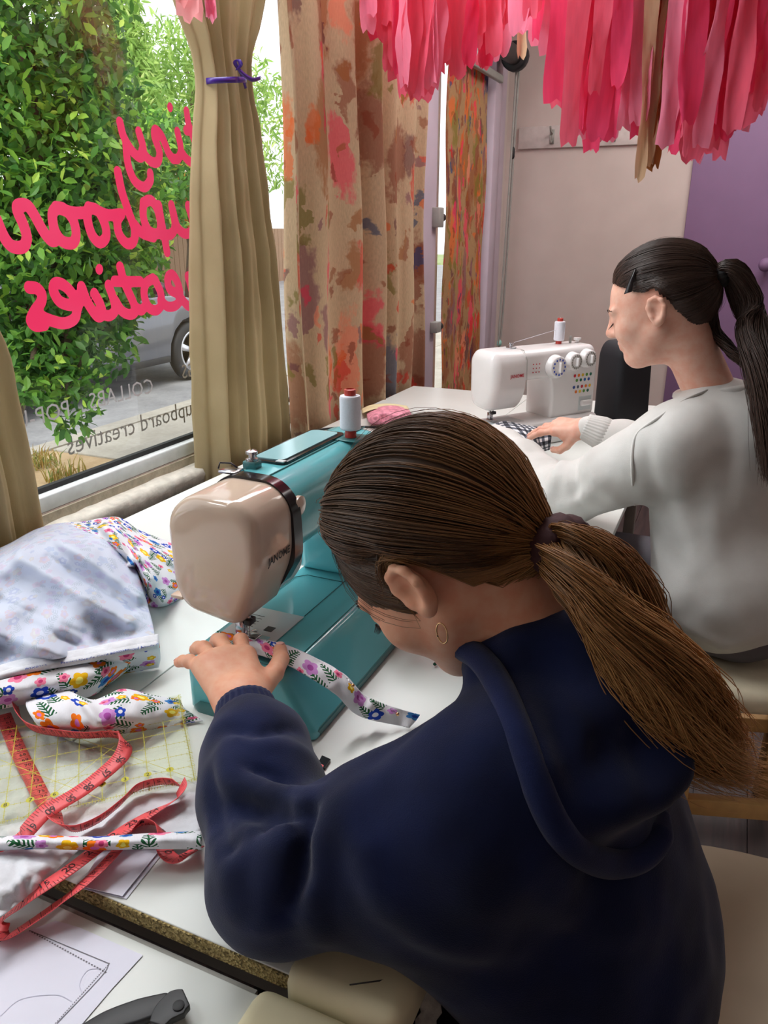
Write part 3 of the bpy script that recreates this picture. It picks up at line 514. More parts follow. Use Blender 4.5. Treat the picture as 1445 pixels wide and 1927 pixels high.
# dry grass in the tree pit: uncountable blades
N = 1500; gx = rng.uniform(-4.4, -3.8, N); gy = rng.uniform(2.3, 3.8, N); k = vnoise(np.stack([gx*4, gy*4], 1), 1, 9) > -.1; gx, gy = gx[k], gy[k]; N = len(gx); hgt = rng.uniform(.03, .12, N); aa = rng.uniform(0, 6.28, N); ln = rng.uniform(.01, .07, N)
Sg = np.stack([np.stack([gx, gy, np.full(N, GZ - .01)], 1), np.stack([gx + .3*ln*np.cos(aa), gy + .3*ln*np.sin(aa), GZ + .6*hgt], 1), np.stack([gx + ln*np.cos(aa), gy + ln*np.sin(aa), GZ + hgt], 1)], 1)
gr = strand_mesh('dry_grass', Sg, .004, m_leaf('dry_grass_blade', [(0, srgb(190, 150, 80)), (.6, srgb(200, 190, 110)), (1, srgb(130, 160, 70))]), None); tag(gr, 'tufts of dry yellow grass in the bare soil by the pavement', 'grass', kind='stuff')
# leaves
LEAF = np.array([(0, 0, 0), (.35, .2, .05), (.7, .17, .04), (1, 0, -.05), (.7, -.17, .04), (.35, -.2, .05), (.4, 0, 0), (.75, 0, -.02)]); LF = np.array([(0, 6, 1, 1), (1, 6, 7, 2), (2, 7, 3, 3), (0, 5, 6, 6), (5, 4, 7, 6), (4, 3, 7, 7)])
LFT = [(0, 6, 1), (1, 6, 7, 2), (2, 7, 3), (0, 5, 6), (5, 4, 7, 6), (4, 3, 7)]
def rand_rot(n, up=.6):
    d = rng.normal(size=(n, 3)); d[:, 2] -= .25; d /= np.linalg.norm(d, axis=1)[:, None]; s = rng.normal(size=(n, 3)) ; s[:, 2] *= .4; s -= (s*d).sum(1)[:, None]*d; s /= np.linalg.norm(s, axis=1)[:, None]; w = np.cross(d, s); sg = np.where(w[:, 2] < 0, -1, 1)[:, None]; return d, s*sg, w*sg
def foliage(name, blobs, n, size, mat, parent, asp=1., single=0):
    """leaf clouds on the shells of blobs [(centre, radii)]; the nearest few as objects of their own"""
    w = np.array([b[1][0]*b[1][1] + b[1][1]*b[1][2] for b in blobs]); cnt = rng.multinomial(n, w/w.sum()); C_ = []
    for (c, r), k in zip(blobs, cnt):
        d = rng.normal(size=(k, 3)); d /= np.linalg.norm(d, axis=1)[:, None]; rad = rng.uniform(.55, 1.12, k)**.6; C_.append(np.asarray(c) + d*np.asarray(r)*(rad + .14*vnoise(d*4 + np.asarray(c), 1, 2))[:, None])
    C_ = np.concatenate(C_); n = len(C_); d, s, w_ = rand_rot(n); sz = size*rng.uniform(.65, 1.25, n); L_ = LEAF*[1, asp, 1]
    v = C_[:, None] + sz[:, None, None]*(L_[None, :, 0:1]*d[:, None] + L_[None, :, 1:2]*s[:, None] + L_[None, :, 2:3]*w_[:, None])
    u = np.clip(.35 + .22*vnoise(C_*2.2, 1, 5) + .28*rng.normal(size=n), 0, 1); dist = np.linalg.norm(C_ - CAM, axis=1); order = np.argsort(dist); one = order[:single]; rest = order[single:]
    f = (np.arange(len(rest))[:, None, None]*8 + np.array([(0, 6, 1), (1, 6, 7), (1, 7, 2), (2, 7, 3), (0, 5, 6), (5, 4, 7), (5, 7, 6), (4, 3, 7)])[None]).reshape(-1, 3)
    uv = np.repeat(np.stack([u[rest], np.zeros(len(rest))], 1), 8, 0); fo = mesh(name, v[rest].reshape(-1, 3), f, mat, parent, uv=uv, smooth=False); fo['kind'] = 'stuff'
    tmpl = []
    for q in range(3):
        me = bpy.data.meshes.new('leaf'); me.from_pydata([tuple(p) for p in L_], [], LFT); me.materials.append(mat); lay = me.uv_layers.new(name='UVMap')
        for l in lay.data: l.uv = ((.35, .6, .92)[q], 0)
        tmpl.append(me)
    off = np.array(parent_origin(parent)) if parent else 0
    for i in one:
        o = bpy.data.objects.new('leaf', tmpl[0 if u[i] < .4 else 1 if u[i] < .75 else 2]); COL.objects.link(o); o.parent = parent; o.matrix_basis = Matrix.LocRotScale(Vector(C_[i] - off), Matrix(np.stack([d[i], s[i], w_[i]], 1)), Vector((sz[i],)*3))
    return fo
def tree(name, label, base, blobs, n, size, mat, trunk_r, asp=1., single=0, cat='tree'):
    t = empty(name, base, label, cat); bark = plain('tree_bark', srgb(92, 78, 62), .9, .2, 30, .5); c0 = np.mean([b[0] for b in blobs], 0)
    tube('trunk', spline([base, (np.asarray(base) + c0)/2 + [.05, -.05, 0], c0], 12), np.linspace(trunk_r, trunk_r*.6, 12), bark, t, 10)
    for b in blobs: tube('branch', spline([c0*.7 + np.asarray(base)*.3, (c0 + np.asarray(b[0]))/2 + [0, 0, -.05*b[1][2]], b[0]], 8), np.linspace(trunk_r*.5, trunk_r*.12, 8), bark, t, 6)
    foliage('foliage', blobs, n, size, mat, t, asp, single); return t
hb = [(dep(a, b, d), (r*1., r*1.1, r)) for a, b, d, r in [(30, 60, 3.3, .42), (75, 90, 3.7, .36), (-60, 230, 3.3, .45), (60, 250, 3.6, .5), (105, 220, 3.9, .40), (212, 325, 4.1, .22), (120, 380, 3.7, .5), (0, 440, 3.4, .45), (70, 540, 3.6, .42), (150, 480, 3.9, .4), (200, 430, 4.1, .25), (20, 600, 3.5, .3), (110, 600, 3.7, .28), (10, -110, 3.4, .5), (200, 560, 3.9, .18)]]
hb += [(dep(a, b, d), (.13, .13, .17)) for a, b, d in [(70, 660, 3.4), (95, 720, 3.4), (130, 745, 3.4), (150, 690, 3.5), (205, 640, 3.7), (60, 690, 3.3)]]
tree('hedge_tree', 'dense small-leaved green tree right outside the shop window', (-3.55, 2.6, GZ - .02), hb, 24000, .060, M['leaf_dark'], .1, 1.1, 280)
tree('willowy_tree', 'tall light green willowy tree rising behind the car', (-13, 13.5, RZ), [(dep(a, b, d), (r, r, r*1.3)) for a, b, d, r in [(222, 75, 17, .62), (232, 160, 17, .75), (250, 260, 17, 1.), (215, 5, 17, .5)]], 7000, .26, M['leaf_light'], .25, .55)
tree('willowy_tree', 'light green tree with loose foliage above the orange tree', (-13, 17, RZ), [(dep(a, b, d), (r*1.2, r*1.2, r)) for a, b, d, r in [(350, 130, 20, 1.2), (340, 220, 20, 1.5), (390, 180, 20, 1.4), (480, 250, 21, 1.4), (300, 260, 19, 1.)]], 7000, .27, M['leaf_light'], .25, .55)
tree('bushy_tree', 'mid green bushy tree behind the pink lettering', (-11, 12, RZ), [(dep(a, b, d), (r*1.2, r*1.2, r)) for a, b, d, r in [(280, 330, 14, .9), (320, 290, 15, .8), (240, 390, 14, .8)]], 4000, .17, M['leaf_dark'], .2)
tree('autumn_tree', 'small orange leaved autumn tree behind the car roof', (-12, 16, RZ), [(dep(a, b, d), (r*1.3, r*1.3, r)) for a, b, d, r in [(345, 355, 17.5, .7), (370, 385, 17.5, .6), (320, 380, 17.5, .5)]], 2200, .16, M['leaf_orange'], .15)
fen = empty('timber_fence', (-16, 18, RZ), 'brown timber paling fence across the street behind the car', 'fence')
for k in range(60): box('paling', (-15.0, 12 + k*.22, RZ), (-14.96, 12.2 + k*.22, RZ + 1.75), plain('fence_timber', srgb(150, 120, 96), .9), fen)
# parked car
car = empty('parked_car', (-6.6, 6.2, RZ), 'dark grey estate car parked at the kerb outside the window', 'car')
cx = -5.75; W_ = 1.75; m_car = plain('dark_grey_car_paint', srgb(96, 98, 106), .18, .01, metal=.3, coat=.6); m_cg = plain('dark_car_glass', srgb(70, 78, 86), .05, .01, spec=.8); yr, yf = 4.75, 7.45; R0 = .34
def car_slab(name, prof, x0, x1, mat, tumble=0, bv=.03, seg=3):
    """side profile (y, z) extruded across the car; tumble leans the flanks in with height above the beltline"""
    n = len(prof); v = []
    for sx, sg in ((x0, -1), (x1, 1)):
        for yy, zz in prof: v.append((sx + sg*-tumble*max(0, zz - .95), yy, RZ + zz))
    f = [tuple(range(n)), tuple(range(n, 2*n))[::-1]] + [(i, i + n, (i + 1) % n + n, (i + 1) % n) for i in range(n)]; o = mesh(name, v, [q[::-1] for q in f], mat, car, smooth=True); bevel(o, bv, seg, 30); return o
def arch(yc, n=9): return [(yc - .42*math.cos(a), .30 + .42*math.sin(a)) for a in np.linspace(0, math.pi, n)]
low = [(yr - .95, .35), (yr - .42, .30)] + arch(yr)[1:-1] + [(yr + .42, .28), (yf - .42, .28)] + arch(yf)[1:-1] + [(yf + .42, .30), (yf + .85, .34), (yf + .88, .62), (yf + .72, .82), (yf - .25, .98), (yr - .9, 1.0), (yr - 1.02, .7)]
car_slab('car_body', low, cx - W_, cx, m_car)
cab = [(yr - .9, .98), (yf - .25, .98), (yf - .95, 1.50), (yf - 1.35, 1.58), (yr - .1, 1.60), (yr - .6, 1.5)]; car_slab('cabin', cab, cx - W_ + .04, cx - .04, m_car, .32, .05)
for w in ([(yr - .52, 1.02), (yr + .2, 1.02), (yr + .2, 1.46), (yr - .3, 1.44)], [(yr + .26, 1.02), (yr + 1.08, 1.02), (yr + 1.08, 1.47), (yr + .26, 1.47)], [(yr + 1.14, 1.02), (yf - .5, 1.02), (yf - 1.02, 1.43), (yr + 1.14, 1.47)]):
    v = [(cx - .04 - .32*max(0, z - .95) + o, y, RZ + z) for o in (-.01, .008) for y, z in w]; mesh('side_window', v, BOXF, m_cg, car, smooth=False)
box('sill_trim', (cx - .02, yr + .45, RZ + .27), (cx + .012, yf - .45, RZ + .34), M['black_rubber'], car, .006); box('roof_rail', (cx - .32, yr - .3, RZ + 1.60), (cx - .28, yf - 1.5, RZ + 1.64), M['chrome'], car, .008)
for yd in (yr + .62, yr + 1.68): box('door_handle', (cx, yd, RZ + .86), (cx + .03, yd + .18, RZ + .89), m_car, car, .008)
mv, mf = Sdf().ell((cx + .1, yf - .62, RZ + 1.08), (.1, .07, .075)).cone((cx, yf - .62, RZ + 1.02), (cx + .06, yf - .62, RZ + 1.05), .02, .02).mesh(.012); mesh('wing_mirror', mv, mf, M['blackplastic'], car)
for yc in (yr, yf):
    for xx, sg in ((cx - .02, 1), (cx - W_ + .02, -1)):
        wv, wf = lathe_data([(.22, -.1), (.31, -.1), (.335, -.07), (.335, .0), (.31, .03), (.235, .03), (.225, .0)], 36, (sg, 0, 0), (xx - sg*.02, yc, RZ + .335)); wh = mesh('wheel', wv, wf, M['black_rubber'], car)
        parts = [lathe_data([(.05, 0), (.05, .03), (.02, .035)], 14, (sg, 0, 0), (xx, yc, RZ + .335)), lathe_data([(.235, .0), (.235, .03), (.21, .03), (.205, .0)], 36, (sg, 0, 0), (xx - sg*.02, yc, RZ + .335))]
        for a in np.arange(5)*2*math.pi/5 + .3:
            dy, dz = math.cos(a), math.sin(a); b0, _ = boxd((-.012, .03, -.03), (.012, .22, .03)); b0[:, 2] *= np.where(b0[:, 1] > .1, 1.3, .8); parts.append((np.stack([xx + b0[:, 0], yc + b0[:, 1]*dy - b0[:, 2]*dz, RZ + .335 + b0[:, 1]*dz + b0[:, 2]*dy], 1), BOXF))
        v, f = merge(parts); mesh('rim', v, f, plain('alloy', srgb(196, 196, 200), .3, metal=.7), wh)
        lathe('brake_disc', [(.19, 0), (.19, .01)], M['darkmetal'], wh, 20, (sg, 0, 0), (xx - sg*.05, yc, RZ + .335))
# ---------------------------------------------------------------- tables
NT_Z = T - .02                                     # top of the nearer table
tb = empty('work_table', (-.7, 1.7, 0), 'long white sewing table with a raw chipboard end beside the window', 'table')
Y0, Y1, XS = .425, 3.05, -.708
box('table_leaf', (-1.22, Y0, T - .018), (XS - .0012, Y1, T), M['tabletop'], tb, .0012); box('table_leaf', (XS + .0012, Y0, T - .018), (-.18, Y1, T), M['tabletop'], tb, .0012)
box('chipboard_edge', (-1.219, Y0 - .002, T - .0172), (-.19, Y0, T - .001), M['chip'], tb)
box('table_apron', (-1.18, Y0 + .03, T - .08), (-.23, Y0 + .05, T - .018), M['steel'], tb); box('table_apron', (-.25, Y0 + .05, T - .08), (-.23, Y1 - .05, T - .018), M['steel'], tb); box('table_apron', (-1.18, Y0 + .05, T - .08), (-1.16, Y1 - .05, T - .018), M['steel'], tb)
for x in (-1.15, -.27):
    for y in (Y0 + .08, 1.72, Y1 - .08): box('leg', (x - .02, y - .02, 0), (x + .02, y + .02, T - .018), M['steel'], tb, .004)
def pad(name, lo, hi, parent):
    o = box(name, lo, hi, M['creamedge'], parent, .016, seg=4); x0, y0, z0 = lo; x1, y1, z1 = hi; return o
pad('corner_pad', (-.286, .4165, T - .045), (-.172, .60, T + .008), tb)
tube('pad_seam', [(-.225, .432, T + .008), (-.203, .446, T + .008), (-.18, .47, T + .001)], .0008, M['darkmetal'], tb, 4)
nb = empty('near_table', (-.7, 0, 0), 'white table in the foreground with a cream padded corner', 'table')
box('table_leaf', (-1.22, -.5, NT_Z - .018), (-.215, .41, NT_Z), M['tabletop'], nb, .0012); box('steel_rail', (-1.2, .4102, NT_Z - .05), (-.31, .4155, NT_Z - .003), M['steel'], nb)
pad('corner_pad', (-.305, .262, NT_Z - .04), (-.204, .415, NT_Z + .016), nb)
tube('pad_seam', [(-.262, .36, NT_Z + .016), (-.235, .395, NT_Z + .016), (-.21, .408, NT_Z + .008)], .0008, M['darkmetal'], nb, 4)
for x in (-1.15, -.27):
    for y in (-.45, .33): box('leg', (x - .02, y - .02, 0), (x + .02, y + .02, NT_Z - .018), M['steel'], nb, .004)

# ---------------------------------------------------------------- cloth, built as control nets over the table
def net(rows, nu, nv, z0=T, folds=(), wr=.0015, seed=1):
    C_ = np.array([spline(np.array(r, float), nv) for r in rows]); G = np.stack([spline(C_[:, j], nu) for j in range(nv)], 1)
    h = G[..., 2].copy(); px, py = G[..., 0], G[..., 1]
    for (a, b, w, hh) in folds:
        a = np.array(a, float); b = np.array(b, float); ab = b - a; L_ = np.linalg.norm(ab); q = np.stack([px, py], -1) - a; t = np.clip((q @ ab)/L_**2, 0, 1); d = np.linalg.norm(q - t[..., None]*ab, axis=-1); h += hh*np.exp(-(d/w)**2)
    h += wr*vnoise(np.stack([px/16, py/16], -1).reshape(-1, 2), 1, seed).reshape(h.shape); h = np.maximum(h, .0012)
    P = np.stack([onz(x, y, z0 + z) for x, y, z in zip(px.ravel(), py.ravel(), h.ravel())]).reshape(nu, nv, 3); return P
def net_uv(P):
    du = np.zeros(P.shape[:2]); dv = np.zeros(P.shape[:2]); du[1:] = np.cumsum(np.linalg.norm(np.diff(P, axis=0), axis=2), 0); dv[:, 1:] = np.cumsum(np.linalg.norm(np.diff(P, axis=1), axis=2), 1)
    return np.stack([np.broadcast_to(dv.mean(0)[None], dv.shape), np.broadcast_to(du.mean(1)[:, None], du.shape)], -1).reshape(-1, 2)
def cloth(name, rows, mat, parent=None, nu=50, nv=60, th=.0012, uvoff=(0, 0), **kw):
    P = net(rows, nu, nv, **kw); o = mesh(name, P.reshape(-1, 3), grid_faces(nu, nv), mat, parent, uv=net_uv(P) + np.array(uvoff)); thick(o, th, 1); return o, P
def on_net(P, s, size, u0, v0, name, mat, parent, lift=.0008):
    """text laid on a cloth net; u0,v0 in metres along the net"""
    v, f = text_data(s, size); uv = net_uv(P).reshape(P.shape[:2] + (2,)); out = []; rowi = int(v0)
    n_ = vnormals(P.reshape(-1, 3), grid_faces(*P.shape[:2])).reshape(P.shape); r = uv[rowi, :, 0]; sg = 1 if n_[rowi, 0, 2] > 0 else -1
    for x, y, _ in v:
        t = np.interp(u0 + x, r, np.arange(len(r))); i = min(int(t), len(r) - 2); q = t - i; dv_ = y/ (np.linalg.norm(P[rowi, i] - P[rowi - 1, i]) + 1e-6); a = np.clip(rowi - dv_, 0, P.shape[0] - 1.001); k = int(a); w = a - k
        p = (P[k, i]*(1 - q) + P[k, i + 1]*q)*(1 - w) + (P[k + 1, i]*(1 - q) + P[k + 1, i + 1]*q)*w; out.append(p + sg*n_[k, i]*lift + [.0012, -.0012, .0026])
    return mesh(name, out, f, mat, parent, smooth=False)
pile = empty('floral_fabric_pile', (-1.0, .95, T), 'heap of floral needlecord turned to its pale reverse side by the window', 'fabric')
A = [[(-90, 1060, .03), (0, 1032, .05), (70, 996, .05), (130, 984, .055), (200, 990, .06), (240, 1025, .04)], [(-90, 1110, .09), (0, 1070, .10), (70, 1032, .10), (140, 1028, .10), (205, 1035, .09), (258, 1078, .055)], [(-90, 1160, .06), (0, 1120, .07), (80, 1090, .09), (150, 1085, .085), (215, 1095, .07), (272, 1122, .05)], [(-90, 1210, .09), (0, 1168, .09), (80, 1145, .07), (150, 1145, .085), (222, 1150, .06), (286, 1170, .05)], [(-90, 1260, .05), (0, 1222, .06), (80, 1200, .08), (150, 1200, .05), (228, 1190, .045), (292, 1196, .05)], [(-90, 1300, .07), (0, 1262, .065), (70, 1245, .065), (150, 1232, .06), (232, 1215, .058), (298, 1203, .048)]]
cloth('reverse_side', A, M['floral_back'], pile, 90, 90, folds=[((-60, 1090), (165, 1200), 16, .022), ((40, 1050), (240, 1170), 15, .02), ((120, 1020), (262, 1120), 15, .018), ((-80, 1170), (110, 1230), 16, .02), ((-20, 1118), (190, 1208), 9, -.009), ((90, 1050), (245, 1150), 9, -.008)], wr=.0015)
r5 = A[-1]
_, Pf = cloth('folded_front', [[(x, y - 2, h + .002) for x, y, h in r5], [(x + 2, y + 16, h - .004) for x, y, h in r5], [(x + 3, y + 36, max(h - .03, .004)) for x, y, h in r5], [(x, y + 52, .003) for x, y, h in r5]], M['floral'], pile, 36, 80)
cloth('selvedge', [[(x, y - 9, h + .006) for x, y, h in r5], [(x + 1, y + 1, h + .007) for x, y, h in r5], [(x + 1, y + 11, h + .004) for x, y, h in r5]], M['whitecloth'], pile, 12, 60)
_, Ps = cloth('selvedge', [[(x, y + 4, h + .0068) for x, y, h in r5], [(x + 1, y + 10, h + .0062) for x, y, h in r5], [(x + 1, y + 17, h + .001) for x, y, h in r5]], M['whitecloth'], pile, 12, 60)
tot = net_uv(Ps).reshape(Ps.shape[:2] + (2,))[8, -1, 0]
for k, (s, u) in enumerate([('80X0215', .16), ('Printed Needle Cord 80X0215', .235), ('Printed Needle Cord', .38)]): on_net(Ps, s, .0075, u*tot/.47, 9, 'selvedge_print', M['blue_ink'], pile)
cloth('back_drape', [[(70, 1000, .02), (120, 985, .05), (160, 982, .07), (190, 976, .075), (225, 975, .07), (265, 1000, .05), (330, 1024, .03)], [(80, 1015, .06), (140, 1000, .07), (185, 1005, .085), (215, 1000, .09), (250, 1020, .075), (290, 1040, .06), (338, 1060, .03)], [(110, 1020, .06), (180, 1020, .07), (222, 1035, .08), (245, 1045, .07), (275, 1070, .085), (305, 1085, .06), (345, 1095, .02)], [(130, 1030, .04), (200, 1045, .05), (240, 1070, .05), (262, 1085, .045), (285, 1110, .06), (310, 1120, .04), (342, 1115, .008)], [(150, 1040, .03), (210, 1065, .03), (250, 1100, .02), (268, 1120, .01), (284, 1140, .006), (310, 1140, .003), (335, 1128, .002)]], M['floral'], pile, 60, 70, folds=[((190, 985), (280, 1090), 8, .016), ((255, 1060), (285, 1130), 5, -.02), ((225, 1000), (325, 1060), 9, .012), ((265, 1055), (230, 1070), 5, .015)], wr=.003)
cloth('hanging_fold', [[(-60, 1296, .07), (40, 1272, .065), (110, 1258, .06), (180, 1246, .052), (262, 1226, .04)], [(-60, 1318, .065), (40, 1298, .06), (110, 1284, .055), (180, 1274, .045), (255, 1246, .022)], [(-60, 1345, .03), (40, 1326, .03), (100, 1316, .03), (160, 1312, .02), (190, 1300, .004)]], M['floral'], pile, 30, 60, uvoff=(.3, .1))
strip_, _ = cloth('floral_fabric_tail', [[(52, 1312, .026), (115, 1298, .036), (175, 1318, .046), (230, 1298, .04), (290, 1310, .03), (338, 1316, .012)], [(50, 1332, .05), (118, 1325, .056), (178, 1334, .054), (238, 1322, .05), (298, 1330, .034), (345, 1332, .012)], [(70, 1362, .045), (125, 1362, .046), (180, 1364, .044), (244, 1356, .04), (300, 1350, .026), (362, 1345, .008)], [(98, 1378, .008), (145, 1384, .008), (190, 1382, .008), (250, 1377, .008), (305, 1368, .006), (382, 1357, .003)]], M['floral'], None, 40, 80, uvoff=(.11, .4), folds=[((150, 1310), (185, 1360), 8, .008)]); tag(strip_, 'floral fabric tail with a pointed end lying over the ruler', 'fabric')
cl1, _ = cloth('white_cloth_scrap', [[(-60, 1385, .004), (60, 1375, .004), (160, 1405, .006), (250, 1440, .004)], [(-60, 1450, .004), (80, 1450, .004), (220, 1474, .004), (380, 1482, .008)], [(-60, 1545, .005), (80, 1552, .006), (230, 1530, .01), (379, 1530, .014)], [(-60, 1622, .006), (80, 1605, .008), (180, 1592, .01), (379, 1592, .012)]], M['whitecloth'], None, 40, 50, wr=.003); tag(cl1, 'white brushed cloth scrap spread under the clear ruler', 'fabric')
cl2, _ = cloth('white_cloth_scrap', [[(-60, 1585, .01), (60, 1598, .012), (158, 1592, .012)], [(-60, 1660, .03), (40, 1645, .03), (118, 1628, .016)], [(-60, 1765, .022), (0, 1728, .02), (86, 1656, .012)]], M['whitecloth'], None, 30, 40, wr=.004); tag(cl2, 'white cloth scrap hanging over the table gap under the tape measure', 'fabric')
cord, _ = cloth('floral_binding_strip', [[(-60, 1578, .024), (60, 1574, .026), (180, 1576, .028), (280, 1570, .028), (379, 1566, .026)], [(-60, 1590, .036), (60, 1585, .038), (180, 1587, .04), (280, 1582, .04), (379, 1580, .038)], [(-60, 1604, .024), (60, 1596, .026), (180, 1598, .028), (280, 1596, .028), (379, 1597, .026)]], M['floral'], None, 14, 90, uvoff=(.5, .6)); tag(cord, 'narrow folded floral strip crossing over the tape measure', 'fabric')
bias, _ = cloth('floral_bias_strip', [[(408, 1188, .094), (470, 1200, .094), (530, 1212, .096), (590, 1237, .093), (645, 1268, .075), (695, 1314, .04), (790, 1345, .014)], [(418, 1202, .094), (475, 1214, .096), (535, 1232, .1), (585, 1255, .09), (640, 1286, .072), (688, 1332, .034), (782, 1356, .008)], [(430, 1216, .093), (485, 1232, .093), (540, 1252, .095), (580, 1274, .084), (630, 1306, .062), (676, 1346, .02), (770, 1370, .003)]], M['floral'], None, 20, 110, uvoff=(.2, .2), folds=[((640, 1262), (660, 1300), 8, .006), ((700, 1320), (690, 1345), 7, .006)]); tag(bias, 'folded floral strip running under the presser foot off the teal machine', 'fabric')
for a, b in (((652, 1276, .082), (664, 1290, .076)), ((732, 1333, .034), (748, 1344, .026))):
    p0 = onz(a[0], a[1], T + a[2]); p1 = onz(b[0], b[1], T + b[2]); pn = empty('dressmaking_pin', p1, 'gold-headed pin stuck in the floral strip ' + ('near the machine bed' if a[0] < 700 else 'near the navy sleeve'), 'pin', 'pins in the floral strip'); tube('pin_shaft', [p0, p1], .0005, M['chrome'], pn, 5); lathe('pin_head', [(.0005, -.0026), (.002, -.0016), (.0026, 0), (.002, .0016), (.0005, .0026)], M['gold'], pn, 10, None, p1)
gp0 = onz(818, 1252, T + .003); gp1 = onz(838, 1238, T + .001); pn = empty('dressmaking_pin', gp0, 'green-headed pin lying on the table below the face of the nearer girl', 'pin'); tube('pin_shaft', [gp0, gp1], .0006, M['chrome'], pn, 5); lathe('pin_head', [(.0005, -.003), (.002, -.0018), (.003, 0), (.002, .0018), (.0005, .003)], plain('green_glass', srgb(20, 70, 50), .2), pn, 10, None, gp0 + [0, 0, .002])
# clear quilting ruler with yellow grid
def ruler(name, BR, a, b, La, Lb, label, num=True, step=.0254, lw=.0007):
    r = empty(name, BR, label, 'ruler'); z = np.array([0, 0, 1.]); h = .0028
    q = lambda u, w, k=0.: BR + a*u + b*w + z*k
    v = [q(0, 0), q(La, 0), q(La, Lb), q(0, Lb), q(0, 0, h), q(La, 0, h), q(La, Lb, h), q(0, Lb, h)]; mesh('acrylic_sheet', v, BOXF, M['ruler_clear'], r, smooth=False)
    parts = []
    def line(u0, w0, u1, w1, wd=lw):
        p = q(u0, w0, h + .0002); e = q(u1, w1, h + .0002); d = unit(e - p); s = np.cross(d, z)*wd/2; parts.append((np.array([p + s, e + s, e - s, p - s]), [(0, 1, 2, 3)]))
    for k in range(int(La/step) + 1):
        line(k*step + .003, .0, k*step + .003, Lb)
        for m in range(int(Lb/.00635)): line(k*step + .001, m*.00635, k*step + .005, m*.00635, .0004) if k else None
    for k in range(int(Lb/step) + 1):
        line(0, k*step + .003, La, k*step + .003)
        for m in range(int(La/.00635)): line(m*.00635, k*step + .001, m*.00635, k*step + .005, .0004)
    for m in range(int(La/.0032)): line(m*.0032, 0, m*.0032, .004 if m % 4 else .007, .0005)
    for m in range(int(Lb/.0032)): line(0, m*.0032, .004 if m % 4 else .007, m*.0032, .0005)
    line(0, 0, min(La, Lb), min(La, Lb)); line(0, step*4, min(La, Lb - step*4), min(La, Lb - step*4) + step*4); line(La, 0, max(0, La - Lb), min(La, Lb))
    v, f = merge(parts); mesh('grid_lines', v, f, M['yellow_ink'], r, smooth=False)
    if num:
        parts = []; tx = []
        for k in range(1, int(Lb/step)):
            c = q(.030, k*step + .003, h + .0004); th = np.arange(14)*2*math.pi/14; parts.append((np.array([c + a*.0045*math.cos(t) + b*.0045*math.sin(t) for t in th]), [tuple(range(14))]))
            tv, tf = text_data(str(k), .008); tv = tv - tv.mean(0); tx.append((np.array([c + z*.0002 + a*y - b*x for x, y, _ in tv]), tf))
        v, f = merge(parts); mesh('number_discs', v, f, M['yellow_ink'], r, smooth=False); v, f = merge(tx); mesh('numerals', v, f, M['ink'], r, smooth=False)
    return r
BR = onz(372, 1472, T + .018); TR = onz(340, 1310, T + .018); a_ = TR - BR; La = np.linalg.norm(a_); a_ = unit(a_); e_ = onz(0, 1545, T + .018) - BR; b_ = unit(e_ - a_*(e_ @ a_))
ruler('quilting_ruler', BR, a_, b_, La, .46, 'large clear quilting ruler with yellow grid under the floral fabric')
r0 = onz(437, 888, T + .001); r1 = onz(548, 866, T + .001); a2 = unit(r1 - r0); b2 = np.array([a2[1], -a2[0], 0]); b2 = -b2 if b2[0] < 0 else b2
ruler('small_ruler', r0, a2, b2, .27, .13, 'small clear yellow-lined ruler behind the teal sewing machine', False, .02)
